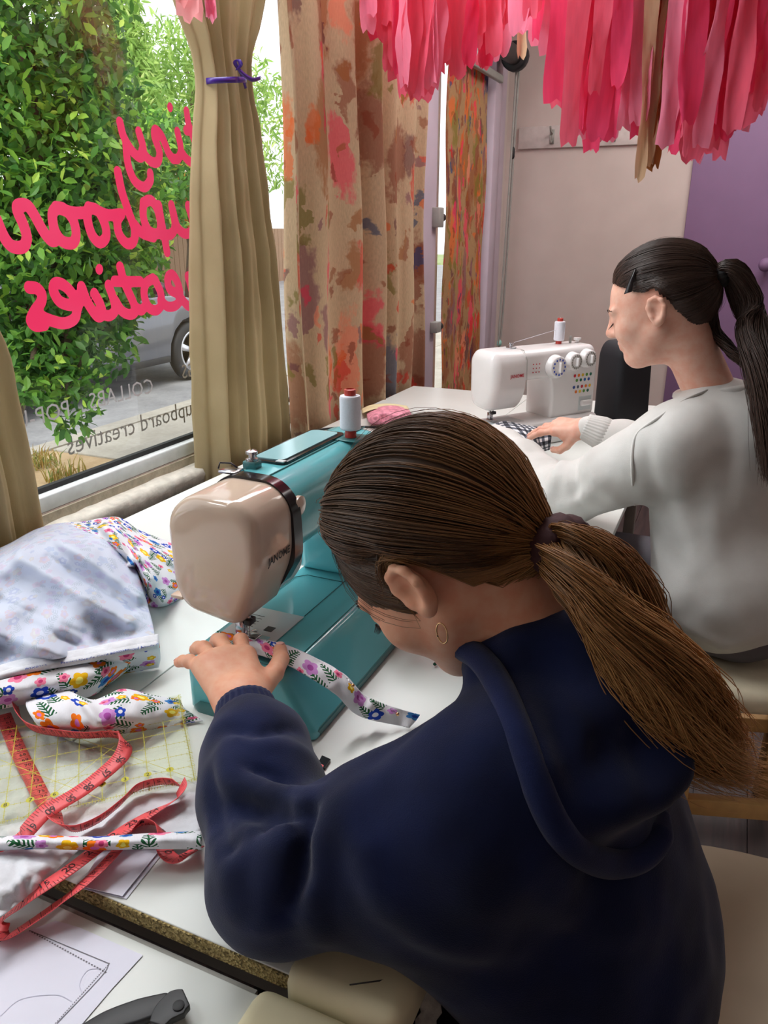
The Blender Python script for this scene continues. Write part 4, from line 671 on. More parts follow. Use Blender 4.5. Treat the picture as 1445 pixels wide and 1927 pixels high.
# tape measure: one long coral tape lying in loops
tape = empty('tape_measure', onz(120, 1550, T), 'coral pink tape measure lying in loops over ruler and cloth', 'tape measure')
def tape_run(pts, w, num0, step, numbers=True, inch=True, flip=False, hs=.010, size=None):
    """pts: (px, py, base height, tilt deg, side)"""
    A = np.array(pts, float); n = max(60, len(A)*14); S_ = spline(A, n); C_ = np.array([onz(x, y, T + .004 + h) for x, y, h, *_ in S_]); t = np.gradient(C_, axis=0); t[:, 2] *= .3; t /= np.linalg.norm(t, axis=1)[:, None]
    s = np.cross(t, [0, 0, 1.]); s /= np.linalg.norm(s, axis=1)[:, None]; tl = np.radians(S_[:, 3])[:, None]; wd = s*np.cos(tl) + np.array([0, 0, 1.])*np.sin(tl)
    C_[:, 2] += np.abs(np.sin(tl[:, 0]))*w/2; C_[:, 2] = np.maximum(C_[:, 2], T - .03)
    v = np.stack([C_ + wd*w/2, C_ + wd*w/6, C_ - wd*w/6, C_ - wd*w/2], 1).reshape(-1, 3); o = mesh('tape_band', v, grid_faces(n, 4), M['tape'], tape); thick(o, .0005, 0)
    L_ = np.concatenate([[0], np.cumsum(np.linalg.norm(np.diff(C_, axis=0), axis=1))]); nn = np.cross(wd, t); fl = np.where((nn*(CAM - C_)).sum(1) < 0, -1, 1)[:, None]; nn = nn*fl
    at = lambda l: (np.array([np.interp(l, L_, C_[:, k]) for k in range(3)]), unit([np.interp(l, L_, t[:, k]) for k in range(3)]), unit([np.interp(l, L_, wd[:, k]) for k in range(3)]), unit([np.interp(l, L_, nn[:, k]) for k in range(3)]))
    parts = []; l = step*.6; k = num0; sg = -1 if flip else 1
    while l < L_[-1] - step*.5:
        c, tt, ww, n_ = at(l); sd = ww if (np.cross(tt, ww) @ n_) > 0 else -ww
        if flip: tt, sd = -tt, -sd
        p0 = c + n_*.0007; parts.append((np.array([p0 - ww*w/2 - tt*.00025, p0 + ww*w/2 - tt*.00025, p0 + ww*w/2 + tt*.00025, p0 - ww*w/2 + tt*.00025]), [(0, 1, 2, 3)]))
        for m in range(1, 8 if inch else 5):
            l2 = l + step*m/(8 if inch else 5); 
            if l2 > L_[-1]: break
            c2, t2, w2, n2 = at(l2); s2 = w2 if (np.cross(t2, w2) @ n2) > 0 else -w2; p2 = c2 + n2*.0007 - s2*w/2; hh = w*(.3 if m % 2 else .42)*(1 if inch else .6); parts.append((np.array([p2 - t2*.0002, p2 + s2*hh - t2*.0002, p2 + s2*hh + t2*.0002, p2 + t2*.0002]), [(0, 1, 2, 3)]))
        if numbers:
            tv, tf = text_data(str(k), size or w*(.62 if inch else .42)); tv = tv - (tv.max(0) + tv.min(0))/2
            if not inch: tv = tv[:, [1, 0, 2]]*[-1, 1, 1]
            parts.append((np.array([p0 + n_*.0001 + tt*(x + (0 if inch else step*.5)) + sd*(y + w*.12) for x, y, _ in tv]), tf))
        k += 1; l += step
    v, f = merge(parts); mesh('tape_print', v, f, M['ink'], tape, smooth=False)
tape_run([(28, 1325, .02, 70), (38, 1358, .02, 70), (62, 1380, .02, 68), (110, 1390, .02, 65), (160, 1394, .02, 60), (205, 1392, .02, 60), (230, 1396, .02, 70)], .019, 130, .0115, inch=False)
tape_run([(230, 1396, .02, 70), (237, 1410, .02, 40), (226, 1430, .02, 16), (190, 1462, .02, 10), (150, 1492, .02, 10), (108, 1517, .024, 10), (80, 1536, .024, 14), (50, 1568, .02, 12), (30, 1590, .012, 10), (-20, 1622, .01, 8)], .019, 55, .0254)
tape_run([(6, 1345, .004, 4), (22, 1385, .005, 4), (40, 1425, .005, 5), (58, 1460, .005, 5), (78, 1500, .006, 8), (98, 1530, .012, 20), (108, 1554, .015, 45), (122, 1568, .014, 60), (150, 1570, .012, 62), (190, 1552, .012, 62), (228, 1522, .012, 62), (258, 1494, .012, 62), (298, 1482, .012, 62), (328, 1483, .012, 62), (341, 1490, .012, 60)], .019, 60, .012, inch=False)
tape_run([(-6, 1755, -.02, 6), (5, 1730, -.015, 8), (40, 1704, .0, 14), (85, 1672, .012, 16), (130, 1642, .014, 16), (175, 1608, .014, 16), (225, 1572, .014, 16), (275, 1542, .012, 22), (322, 1520, .012, 40), (343, 1505, .012, 55), (341, 1490, .012, 60)], .022, 17, .0254)
tape_run([(-6, 1755, -.02, 6), (4, 1768, -.021, 30), (20, 1768, -.02, 30), (60, 1742, -.015, 28), (105, 1710, -.006, 26), (150, 1676, .006, 26), (190, 1640, .008, 26), (225, 1602, .01, 26)], .019, 49, .011, inch=False)
tape_run([(248, 1578, .01, 60), (262, 1562, .012, 60), (282, 1558, .012, 60), (302, 1568, .01, 60), (312, 1590, .006, 40), (312, 1608, .004, 25), (330, 1622, .003, 20), (352, 1614, .003, 30), (378, 1598, .003, 30)], .019, 8, .0254)
# papers
def sheet(name, poly, z, label, th=.0004, par=None):
    P = np.array([onz(x, y, z) for x, y in poly]); n = len(P); v = np.vstack([P, P + [0, 0, th]]); f = [tuple(range(n))[::-1], tuple(range(n, 2*n))] + [(i, (i + 1) % n, (i + 1) % n + n, i + n) for i in range(n)]; o = mesh(name, v, f, M['paper'], par, smooth=False); return tag(o, label, 'paper') if par is None else o
pat = sheet('pattern_paper', [(-70, 1800), (0, 1772), (105, 1733), (150, 1746), (269, 1798), (210, 1862), (120, 1968), (-70, 1968)], NT_Z + .0008, 'white sewing pattern sheet with drafted lines on the near table')
def ink(pts, w=.0008, dash=False):
    P = np.array([onz(x, y, NT_Z + .0016) for x, y in pts]); c = spline(P, 60) if len(P) > 2 else P[0] + np.linspace(0, 1, 60)[:, None]*(P[1] - P[0]); parts = []
    for i in range(0, 59, 2 if dash else 1):
        d = unit(c[i + 1] - c[i]); s = np.cross(d, [0, 0, 1])*w/2; parts.append((np.array([c[i] + s, c[i + 1] + s, c[i + 1] - s, c[i] - s]), [(0, 1, 2, 3)]))
    return merge(parts)
v, f = merge([ink([(55, 1751), (200, 1830)], .0012, True), ink([(58, 1752), (205, 1813)]), ink([(206, 1812), (190, 1838), (107, 1926)]), ink([(203, 1816), (104, 1926)], .0009, True), ink([(0, 1772), (6, 1768)])]); mesh('drafted_lines', v, f, plain('pencil_grey', srgb(110, 108, 116), .7), pat, smooth=False)['kind'] = 'stuff'
v, f = merge([ink([(155, 1870), (150, 1850), (165, 1826), (190, 1822)], .0006), ink([(0, 1912), (40, 1880), (105, 1872), (135, 1884)], .0006)]); mesh('crease_lines', v, f, plain('paper_crease', srgb(205, 205, 222), .8), pat, smooth=False)['kind'] = 'stuff'
fp = empty('folded_paper', onz(230, 1640, T), 'folded white paper lying over the chipboard table end', 'paper'); sheet('lower_sheet', [(150, 1672), (196, 1600), (306, 1606), (238, 1692)], T + .0007, None, par=fp); sheet('upper_sheet', [(152, 1668), (196, 1590), (304, 1596), (230, 1687)], T + .003, None, par=fp)
sheet('white_paper', [(250, 1500), (330, 1470), (400, 1472), (400, 1560), (300, 1560)], T + .0005, 'sheet of white paper between cloth scrap and navy sleeve')
# snips with a rounded black handle
sn = empty('black_snips', onz(300, 1905, NT_Z), 'black plastic cutter handle with round rivet on the near table', 'cutter')
def blade(name, pts, w, z, h, mat, parent):
    P = np.array([onz(x, y, z) for x, y in pts]); c = spline(P, 24); t = np.gradient(c, axis=0); t /= np.linalg.norm(t, axis=1)[:, None]; s = np.cross(t, [0, 0, 1]); ww = np.interp(np.linspace(0, 1, 24), np.linspace(0, 1, len(w)), w)[:, None]
    ring = np.vstack([c + s*ww, (c - s*ww)[::-1]]); n = len(ring); v = np.vstack([ring, ring + [0, 0, h]]); f = [tuple(range(n))[::-1], tuple(range(n, 2*n))] + [(i, (i + 1) % n, (i + 1) % n + n, i + n) for i in range(n)]; o = mesh(name, v, f, mat, parent); bevel(o, .003, 3, 50); return o
blade('lower_handle', [(120, 1975), (200, 1934), (262, 1912), (320, 1895)], [.007, .011, .012, .010], NT_Z + .001, .008, M['blackplastic'], sn); blade('upper_handle', [(296, 1938), (312, 1914), (334, 1896), (352, 1886)], [.007, .011, .0135, .009], NT_Z + .009, .007, M['blackplastic'], sn); lathe('rivet', [(.005, 0), (.005, .001), (.0042, .0014)], M['black_rubber'], sn, 18, None, onz(336, 1893, NT_Z + .016))
tg = empty('fabric_tag', onz(612, 1436, T), 'small black and pink tag lying beside the navy sleeve', 'tag')
P = [onz(x, y, T + .001) for x, y in [(594, 1447), (606, 1425), (622, 1432), (611, 1449)]]; up = np.array([0, 0, .003]); mesh('tag_body', P + [p + up for p in P], BOXF, M['black_gloss'], tg, smooth=False)
P = [onz(x, y, T + .0042) for x, y in [(592, 1450), (599, 1436), (609, 1441), (604, 1452)]]; mesh('pink_label', P + [p + up*.3 for p in P], BOXF, M['tape'], tg, smooth=False)
# far end of the table: pink cloth, folded cloth, black cable
pk, _ = cloth('pink_fabric', [[(690, 778, .01), (715, 766, .03), (745, 764, .025), (770, 772, .01)], [(692, 790, .03), (720, 780, .05), (750, 778, .045), (775, 782, .02)], [(700, 800, .005), (725, 798, .01), (755, 796, .01), (780, 796, .005)]], plain('pink_print_cloth', srgb(238, 150, 170), .9, .3, 60), None, 20, 30, wr=.01); tag(pk, 'crumpled pink fabric at the far end of the table', 'fabric')
yk, _ = cloth('cream_fabric', [[(680, 770, .004), (700, 762, .02), (735, 760, .02), (765, 764, .004)], [(682, 778, .02), (705, 770, .03), (740, 768, .03), (770, 770, .01)]], plain('cream_cloth', srgb(226, 214, 170), .9), None, 12, 20); tag(yk, 'folded cream fabric under the pink fabric', 'fabric')
cb = tube('power_cable', spline([onz(560, 828, T + .004), onz(590, 812, T + .004), onz(620, 806, T + .004), onz(680, 803, T + .004), onz(740, 806, T + .004)], 30), .0032, M['black_rubber'], None, 6); tag(cb, 'black power cable lying across the table behind the spool', 'cable')
# ---------------------------------------------------------------- sewing machines
def rprof(P, r, n=5):
    """round the corners of a polygon; r scalar or list"""
    P = np.asarray(P, float); out = []; m = len(P); r = np.broadcast_to(r, (m,))
    for i in range(m):
        a, b, c = P[i - 1], P[i], P[(i + 1) % m]; u = unit(a - b); w = unit(c - b); L_ = min(r[i], .48*np.linalg.norm(a - b), .48*np.linalg.norm(c - b))
        for t in np.linspace(0, 1, n + 1): out.append((1 - t)**2*(b + u*L_) + 2*t*(1 - t)*b + t*t*(b + w*L_))
    return np.array(out)
def rprism(name, prof, u0, u1, fr, mat, parent, frame, f0=0., f1=0., n=5, axis='u'):
    """profile extruded along u with rounded ends (fillets f0, f1); profile is (v,z), or (u,v) for axis 'z', or (u,z) for axis 'v'"""
    P = rprof(prof, fr); c = P.mean(0); t = np.roll(P, -1, 0) - np.roll(P, 1, 0); nn = np.stack([t[:, 1], -t[:, 0]], 1); nn /= np.linalg.norm(nn, axis=1)[:, None] + 1e-9
    if ((P - c)*nn).sum() < 0: nn = -nn
    secs = [(u0 + f0*(1 - math.sin(a)), f0*(1 - math.cos(a))) for a in np.linspace(0, math.pi/2, n)] if f0 else [(u0, 0)]
    secs = [(u0 + f0*(1 - math.cos(a)), f0*(1 - math.sin(a))) for a in np.linspace(0, math.pi/2, n)] if f0 else [(u0, 0)]
    secs += [(u1 - f1*(1 - math.cos(a)), f1*(1 - math.sin(a))) for a in np.linspace(math.pi/2, 0, n)] if f1 else [(u1, 0)]
    K = len(P); v = []
    for u, ins in secs:
        mid = (P.max(0) + P.min(0))/2; hx = (P.max(0) - P.min(0))/2; q = mid + (P - mid)*(1 - ins/hx)
        for a, b in q: v.append((u, a, b) if axis == 'u' else (a, b, u) if axis == 'z' else (a, u, b))
    f = [(i*K + j, i*K + (j + 1) % K, (i + 1)*K + (j + 1) % K, (i + 1)*K + j) for i in range(len(secs) - 1) for j in range(K)] + [tuple(range(K))[::-1], tuple(range((len(secs) - 1)*K, len(secs)*K))]
    V_ = frame(np.array(v)); o = mesh(name, V_, f, mat, parent); bm = bmesh.new(); bm.from_mesh(o.data); bmesh.ops.recalc_face_normals(bm, faces=bm.faces); bm.to_mesh(o.data); bm.free(); m = o.modifiers.new('es', 'EDGE_SPLIT'); m.split_angle = math.radians(40); return o
def mk_frame(O, ux, vx, sz=1.):
    O = np.asarray(O, float); U_ = np.array([*ux, 0.]); V_ = np.array([*vx, 0.])
    return lambda q: O + np.outer(np.atleast_2d(q)[:, 0], U_) + np.outer(np.atleast_2d(q)[:, 1], V_) + np.outer(np.atleast_2d(q)[:, 2], [0, 0, sz])
def fr_tube(name, pts, r, mat, parent, fr, n=8): return tube(name, fr(np.array(pts, float)), r, mat, parent, n)
def fr_text(name, s, size, org, du, dz, mat, parent, fr, nrm, shear=0.):
    v, f = text_data(s, size, .028); q = np.array([np.asarray(org) + np.asarray(du)*(x + shear*y) + np.asarray(dz)*y + np.asarray(nrm)*.0012 for x, y, _ in v]); mesh(name, fr(q), f, mat, parent, smooth=False)
def spool(fr, u, v, z0, h, r, label, parent=None):
    s = empty('thread_spool', fr([(u, v, z0)])[0], label, 'thread spool'); ax = (0, 0, 1); o = fr([(u, v, z0)])[0]
    lathe('core', [(r*.55, -.012), (r*.55, -.002), (r*.45, 0), (r*.45, h), (r*.55, h), (r*.55, h + .009), (r*.4, h + .010), (r*.4, h - .01)], M['red_plastic'], s, 20, None, o)
    prof = [(r*.5, .0), (r*.93, .002)]
    for k in range(24): prof += [(r*(1 + .012*(k % 2)) , .004 + (h - .008)*k/23)]
    lathe('thread', prof + [(r*.93, h - .001), (r*.5, h)], M['thread'], s, 24, None, o); return s
def needle_set(mach, fr, u, v, z1, zb, cloth=None):
    fr_tube('needle_bar', [(u, v, z1), (u, v, zb + .022)], .0032, M['chrome'], mach, fr); fr_tube('presser_bar', [(u, v - .013, z1), (u, v - .013, zb + .018)], .0034, M['chrome'], mach, fr)
    fr_tube('needle', [(u, v, zb + .024), (u, v, zb + .001)], .0008, M['chrome'], mach, fr, 5)
    ft = box('presser_foot', (u - .009, v - .02, zb + .002), (u + .009, v + .014, zb + .005), M['chrome'], mach, .001, fr); box('foot_ankle', (u - .006, v - .02, zb + .005), (u + .006, v - .006, zb + .026), M['chrome'], ft, .002, fr); box('needle_clamp', (u - .007, v - .004, zb + .022), (u + .009, v + .006, zb + .031), M['darkmetal'], mach, .0015, fr)
    fr_tube('thread_guide', [(u - .006, v + .004, z1), (u - .01, v + .008, zb + .04), (u, v + .006, zb + .03)], .0006, M['chrome'], mach, fr, 4)
# --- teal and beige machine
fN = mk_frame((-.58, .72, T), (0, 1), (1, 0))
mn = empty('sewing_machine', (-.55, .95, T), 'teal and beige sewing machine under the hands of the nearer girl', 'sewing machine')
rprism('machine_bed', [(-.035, .0), (.160, .0), (.161, .010), (.118, .0855), (-.035, .088)], 0, .47, [.004, .004, .006, .008, .01], M['teal'], mn, fN, .012, .015)
rprism('base_skirt', [(-.036, -.0), (.1605, -.0), (.1615, .014), (-.036, .014)], -.0015, .472, .004, M['teal_dark'], mn, fN, .02, .015)
rprism('arm', [(-.066, .198), (.052, .192), (.062, .21), (.060, .275), (.035, .300), (-.035, .302), (-.064, .28)], .13, .475, [.02, .02, .01, .025, .03, .03, .02], M['teal'], mn, fN, .0, .03)
rprism('pillar', [(.318, .08), (.475, .08), (.475, .24), (.30, .24), (.318, .2)], -.062, .072, [.02, .01, .01, .03, .03], M['teal'], mn, fN, .01, .015, axis='v')
hd = rprism('head_cover', [(-.076, .16), (-.058, .130), (.016, .119), (.032, .126), (.058, .186), (.064, .212), (.064, .272), (.038, .298), (-.04, .300), (-.078, .268)], .036, .130, [.03, .02, .012, .012, .04, .02, .03, .035, .04, .05], M['beige'], mn, fN, .017, 0)
fr_text('brand_print', 'JANOME', .0145, (.064, .0638, .207), (1, 0, 0), (0, 0, 1), M['ink'], hd, fN, (0, 1, 0), .1)
rprism('collar', [(-.072, .16), (-.05, .142), (.03, .140), (.045, .15), (.068, .19), (.069, .215), (.067, .272), (.037, .302), (-.037, .304), (-.069, .275)], .127, .149, [.03, .02, .012, .012, .03, .02, .03, .035, .035, .04], M['black_gloss'], mn, fN)
rprism('lower_housing', [(-.05, .135), (.035, .135), (.05, .16), (.052, .2), (-.055, .2)], .128, .19, .012, M['plate'], mn, fN, 0, .02)
box('thread_lever', (.045, -.066, .14), (.06, -.086, .145), M['beige'], mn, .001, fN); lathe('tension_wheel', [(.014, 0), (.014, .006), (.010, .008)], M['beige'], mn, 20, (1, 0, 0), fN([(.155, .058, .262)])[0])
lid = rprism('top_lid', [(.20, -.052), (.40, -.052), (.40, .012), (.20, .012)], .3005, .3045, .014, M['black_gloss'], mn, fN, axis='z'); rprism('lid_panel', [(.210, -.046), (.392, -.046), (.392, .004), (.210, .004)], .3042, .3062, .012, M['teal_clear'], lid, fN, axis='z'); box('lid_catch', (.202, -.004, .304), (.212, .010, .3065), M['plate'], lid, .001, fN)
box('top_seam', (.145, .0175, .3002), (.46, .0187, .3024), M['teal_dark'], mn, 0, fN)
tp = box('bobbin_winder', (.165, -.036, .300), (.183, -.014, .312), M['teal_dark'], mn, .002, fN); lathe('winder_disc', [(.009, 0), (.009, .003), (.005, .004), (.005, .009), (.0085, .010), (.0085, .014), (.004, .016)], M['chrome'], tp, 18, None, fN([(.174, -.025, .312)])[0])
tp = box('thread_guide_plate', (.135, -.058, .2995), (.16, -.028, .304), M['chrome'], mn, .003, fN); fr_tube('guide_hook', [(.138, -.058, .306), (.148, -.062, .311), (.158, -.05, .309), (.152, -.036, .306)], .0013, M['black_gloss'], tp, fN, 6)
np_ = box('needle_plate', (.028, -.022, .0876), (.155, .062, .0892), M['plate'], mn, .0006, fN); box('bobbin_cover', (.048, .012, .0891), (.082, .050, .0897), M['teal_clear'], np_, .0003, fN); box('plate_latch', (.095, .030, .0891), (.108, .043, .0898), M['darkmetal'], np_, 0, fN)
for k in range(6): box('seam_mark', (.09 + k*.008, -.012, .0892), (.0906 + k*.008, .01, .0896), M['ink'], np_, 0, fN)
lathe('plate_screw', [(.004, 0), (.004, .001), (.003, .0014)], M['chrome'], np_, 12, None, fN([(.088, .02, .0892)])[0]); lathe('plate_screw', [(.004, 0), (.004, .001), (.003, .0014)], M['chrome'], np_, 12, None, fN([(.105, -.005, .0892)])[0])
for pts in ([(.16, .06, .0872), (.30, .06, .0872)], [(.022, .062, .0872), (.022, .11, .0862)], [(.022, .11, .0862), (.30, .11, .0862), (.315, .10, .0865)], [(.16, -.02, .089), (.27, -.02, .089), (.285, -.005, .089), (.285, .06, .0886)]): fr_tube('bed_seam', pts, .0007, M['teal_dark'], mn, fN, 4)
rprism('bed_riser', [(-.030, .087), (.072, .087), (.070, .13), (.062, .2), (-.03, .2)], .300, .34, [.004, .02, .02, .01, .01], M['teal'], mn, fN, .02, 0)
needle_set(mn, fN, .062, .03, .135, .094)
spool(fN, .385, .028, .314, .058, .0172, 'white thread spool on a red core atop the teal machine'); fr_tube('spool_pin', [(.385, .028, .298), (.385, .028, .375)], .0025, M['chrome'], mn, fN, 6); box('spool_rest', (.36, .005, .300), (.41, .05, .3025), M['teal_dark'], mn, .002, fN)
lathe('hand_wheel', [(.02, 0), (.036, .004), (.038, .018), (.03, .022)], M['beige'], mn, 28, (0, 1, 0), fN([(.475, 0, .23)])[0])
# --- white machine
af = math.radians(34.5); uF = (math.sin(af), math.cos(af)); vF = (math.cos(af), -math.sin(af)); OF = np.array([-.668, 2.20, T]); fF = mk_frame(OF, uF, vF, 1.0)
mw = empty('sewing_machine', OF + [.2, .15, 0], 'white sewing machine with dials and coloured stitch chart used by the farther girl', 'sewing machine')
rprism('machine_bed', [(-.055, 0), (.085, 0), (.085, .075), (-.055, .075)], .0, .42, [.008, .008, .02, .015], M['mwhite'], mw, fF, .015, .01)
rprism('arm', [(-.06, .20), (.055, .20), (.062, .23), (.058, .275), (.045, .288), (-.045, .29), (-.062, .27)], .12, .42, [.01, .01, .02, .02, .02, .02, .02], M['mwhite'], mw, fF, 0, .025)
rprism('pillar', [(.235, .07), (.42, .07), (.42, .235), (.20, .235), (.225, .20), (.235, .15)], -.058, .062, [.01, .01, .02, .01, .04, .03], M['mwhite'], mw, fF, .01, .012, axis='v')
hw_ = rprism('head_cover', [(-.06, .15), (-.045, .118), (.02, .112), (.04, .13), (.062, .17), (.064, .26), (.045, .29), (-.045, .292), (-.064, .27)], .0, .125, [.02, .02, .01, .02, .03, .02, .03, .03, .03], M['mwhite'], mw, fF, .03, .004)
fr_text('brand_print', 'JANOME', .0135, (.062, .0642, .215), (1, 0, 0), (0, 0, 1), M['red_ink'], hw_, fF, (0, 1, 0))
def dial(name, u, z, r, k):
    d = lathe(name, [(r*1.05, 0), (r*1.05, .004), (r, .006), (r*.96, .020), (r*.85, .023)], M['mwhite'], mw, 32, (*vF, 0), fF([(u, .061, z)])[0])
    parts = []
    for i in range(k):
        a = 2*math.pi*i/k; b, _ = boxd((-.0022, .0838, -.003), (.0022, .0846, .003)); q = np.stack([u + r*.68*math.cos(a) + b[:, 0], b[:, 1] + .0008, z + r*.68*math.sin(a) + b[:, 2]], 1); parts.append((fF(q), BOXF))
    v, f = merge(parts); mesh('dial_marks', v, f, M['blue_ink'] if k == 12 else M['steel'], d, smooth=False); box('dial_grip', (u - .003, .083, z - r*.45), (u + .003, .094, z + r*.45), M['mwhite'], d, .0015, fF)
dial('stitch_dial', .235, .235, .034, 12); dial('width_dial', .305, .245, .028, 16); dial('length_dial', .365, .25, .028, 16)
cols = [(200, 40, 60), (230, 120, 40), (230, 190, 50), (90, 150, 60), (40, 110, 90), (40, 110, 180), (50, 80, 160), (90, 100, 120)]
for r_ in range(4):
    for c_ in range(5 if r_ % 2 == 0 else 4):
        k = (r_*3 + c_) % 8; lathe('stitch_mark', [(.0052, 0), (.0052, .0006)], plain('stitch_ink_%d' % k, srgb(*cols[k]), .5), mw, 10, (*vF, 0), fF([(.325 + c_*.017 + (.010 if r_ % 2 else 0), .0618, .198 - r_*.015 - (.006 if r_ > 1 else 0))])[0])
for r_ in range(3):
    for c_ in range(3): box('stitch_symbol', (.15 + c_*.012, .0605, .222 + r_*.012), (.153 + c_*.012, .0622, .225 + r_*.012), M['red_ink'], mw, 0, fF)
box('reverse_lever', (.355, .06, .10), (.40, .075, .118), M['mwhite'], mw, .005, fF); box('lever_slot', (.35, .0612, .085), (.405, .0624, .13), M['plate'], mw, 0, fF)
fr_tube('head_seam', [(.128, .0625, .16), (.126, .064, .2), (.124, .0635, .262), (.124, .046, .2895), (.124, -.045, .291)], .0009, M['steel'], mw, fF, 5)
needle_set(mw, fF, .045, .012, .125, .078); box('needle_plate', (.02, -.03, .0745), (.14, .05, .0756), M['plate'], mw, .0004, fF)
tg_ = box('top_guide', (.10, -.01, .291), (.125, .012, .296), M['chrome'], mw, .002, fF); lathe('guide_knob', [(.006, 0), (.006, .006), (.009, .008), (.009, .012)], M['chrome'], tg_, 14, None, fF([(.112, 0, .296)])[0]); lathe('winder_stop', [(.006, 0), (.006, .006), (.012, .008), (.012, .014)], M['mwhite'], mw, 14, None, fF([(.385, .0, .29)])[0]); fr_tube('winder_spindle', [(.355, .0, .29), (.355, 0, .312)], .004, M['steel'], mw, fF)
spool(fF, .315, -.01, .298, .06, .0165, 'white thread spool on a red core atop the white machine'); fr_tube('spool_pin', [(.315, -.01, .288), (.315, -.01, .37)], .0025, M['steel'], mw, fF, 6); fr_tube('thread_line', [(.315, -.01, .335), (.11, 0, .305)], .0006, M['thread'], mw, fF, 4)
lathe('hand_wheel', [(.02, 0), (.036, .004), (.038, .018), (.03, .022)], M['mwhite'], mw, 28, (*uF, 0), fF([(.42, 0, .22)])[0])
ck, _ = cloth('checked_fabric', [[(925, 800, .085), (950, 793, .085), (985, 800, .085), (1030, 806, .09)], [(930, 812, .085), (960, 806, .087), (1000, 812, .09), (1038, 812, .085)], [(960, 825, .07), (985, 828, .07), (1010, 838, .06), (1036, 832, .055)], [(985, 842, .04), (1000, 848, .03), (1018, 850, .025), (1034, 846, .02)]], M['checks'], None, 24, 30, wr=.006, folds=[((1000, 812), (1015, 848), 6, .012)]); tag(ck, 'black and white checked fabric under the needle of the white machine', 'fabric')
bgc = empty('black_case', (-.28, 2.70, T), 'black soft case standing behind the white sewing machine', 'case'); fC = mk_frame((-.335, 2.66, T), uF, vF)
rprism('case_body', [(-.05, .001), (.11, .001), (.115, .03), (.10, .25), (.075, .285), (-.03, .285), (-.05, .25)], -.05, .06, [.01, .02, .02, .04, .04, .04, .02], M['black_bag'], bgc, fC, .02, .02, axis='v'); fr_tube('case_handle', spline([(0, 0, .28), (.02, 0, .31), (.04, 0, .31), (.06, 0, .28)], 12), .006, M['black_bag'], bgc, fC, 6)
# ---------------------------------------------------------------- people
def Z(x, y, z): return np.array([x, y, T + z])
class Frame:
    def __init__(s, O, f, u, sc=1.):
        s.O = np.asarray(O, float); s.f = unit(f); u = np.asarray(u, float); s.u = unit(u - s.f*(u @ s.f)); s.r = np.cross(s.f, s.u); s.M = np.stack([s.r, s.f, s.u]); s.s = sc
    def __call__(s, p): return s.O + (np.asarray(p, float)*s.s) @ s.M
def zc(p): return (p[0], p[1], p[2]*(.87 if p[2] < 0 else 1.))
def head_sdf(F, neck_to, neck_r=.05):
    s = F.s; S_ = Sdf(); c = lambda a, b, r1, r2, k=.012, sub=False: S_.cone(F(zc(a)), F(zc(b)), r1*s, r2*s, k*s, sub); e = lambda a, r, k=.015, sub=False: S_.ell(F(zc(a)), np.array(r)*s, F.M, k*s, sub)
    e((0, -.012, .03), (.073, .096, .080)); e((0, .03, -.03), (.060, .056, .078), .03); c((0, .066, -.092), (0, .070, -.088), .019, .018, .02)
    for g in (-1, 1):
        c((g*.050, .002, -.045), (g*.018, .060, -.090), .018, .016, .02); e((g*.034, .058, -.026), (.026, .024, .026), .02)
        e((g*.031, .096, .006), (.016, .012, .011), .012, True); e((g*.031, .074, .003), (.0145, .0125, .0105), .005)
        c((g*.010, .091, -.026), (g*.009, .094, -.025), .0068, .0065, .006)
        c((g*.012, .084, .020), (g*.044, .074, .021), .006, .005, .014)
    c((0, .083, .012), (0, .1025, -.021), .0085, .0092, .012); c((-.013, .083, -.050), (.013, .083, -.050), .0062, .0062, .008); c((-.004, .0865, -.049), (.004, .0865, -.049), .0058, .0058, .006); c((-.011, .083, -.061), (.011, .083, -.061), .0068, .0068, .006); c((-.022, .094, -.0555), (.022, .094, -.0555), .0016, .0016, .004, True)
    S_.cone(F((0, -.028, -.035)), neck_to, neck_r*s, neck_r*s*1.05, .03)
    for g in (-1, 1):                               # ears
        E_ = lambda f_, u_, o: (g*(.074 + o*.9), -.008 + f_*.84, -.004 + u_*.84)
        e(E_(-.004, .002, .006), (.007, .017, .027), .006); hx = [(.010, -.002, .004), (.012, .014, .006), (.004, .028, .009), (-.010, .031, .012), (-.021, .022, .016), (-.024, .006, .017), (-.018, -.010, .014), (-.008, -.022, .010), (.002, -.028, .007)]
        for k in range(len(hx) - 1): c(E_(*hx[k]), E_(*hx[k + 1]), .0042, .0042 if k < 6 else .0055, .004)
        e(E_(.0, -.022, .007), (.005, .008, .010), .005); e(E_(-.001, -.001, .017), (.009, .009, .013), .004, True); e(E_(-.009, .014, .018), (.006, .006, .010), .004, True); c(E_(.010, -.006, .008), E_(.009, -.010, .009), .004, .004, .004)
    return S_
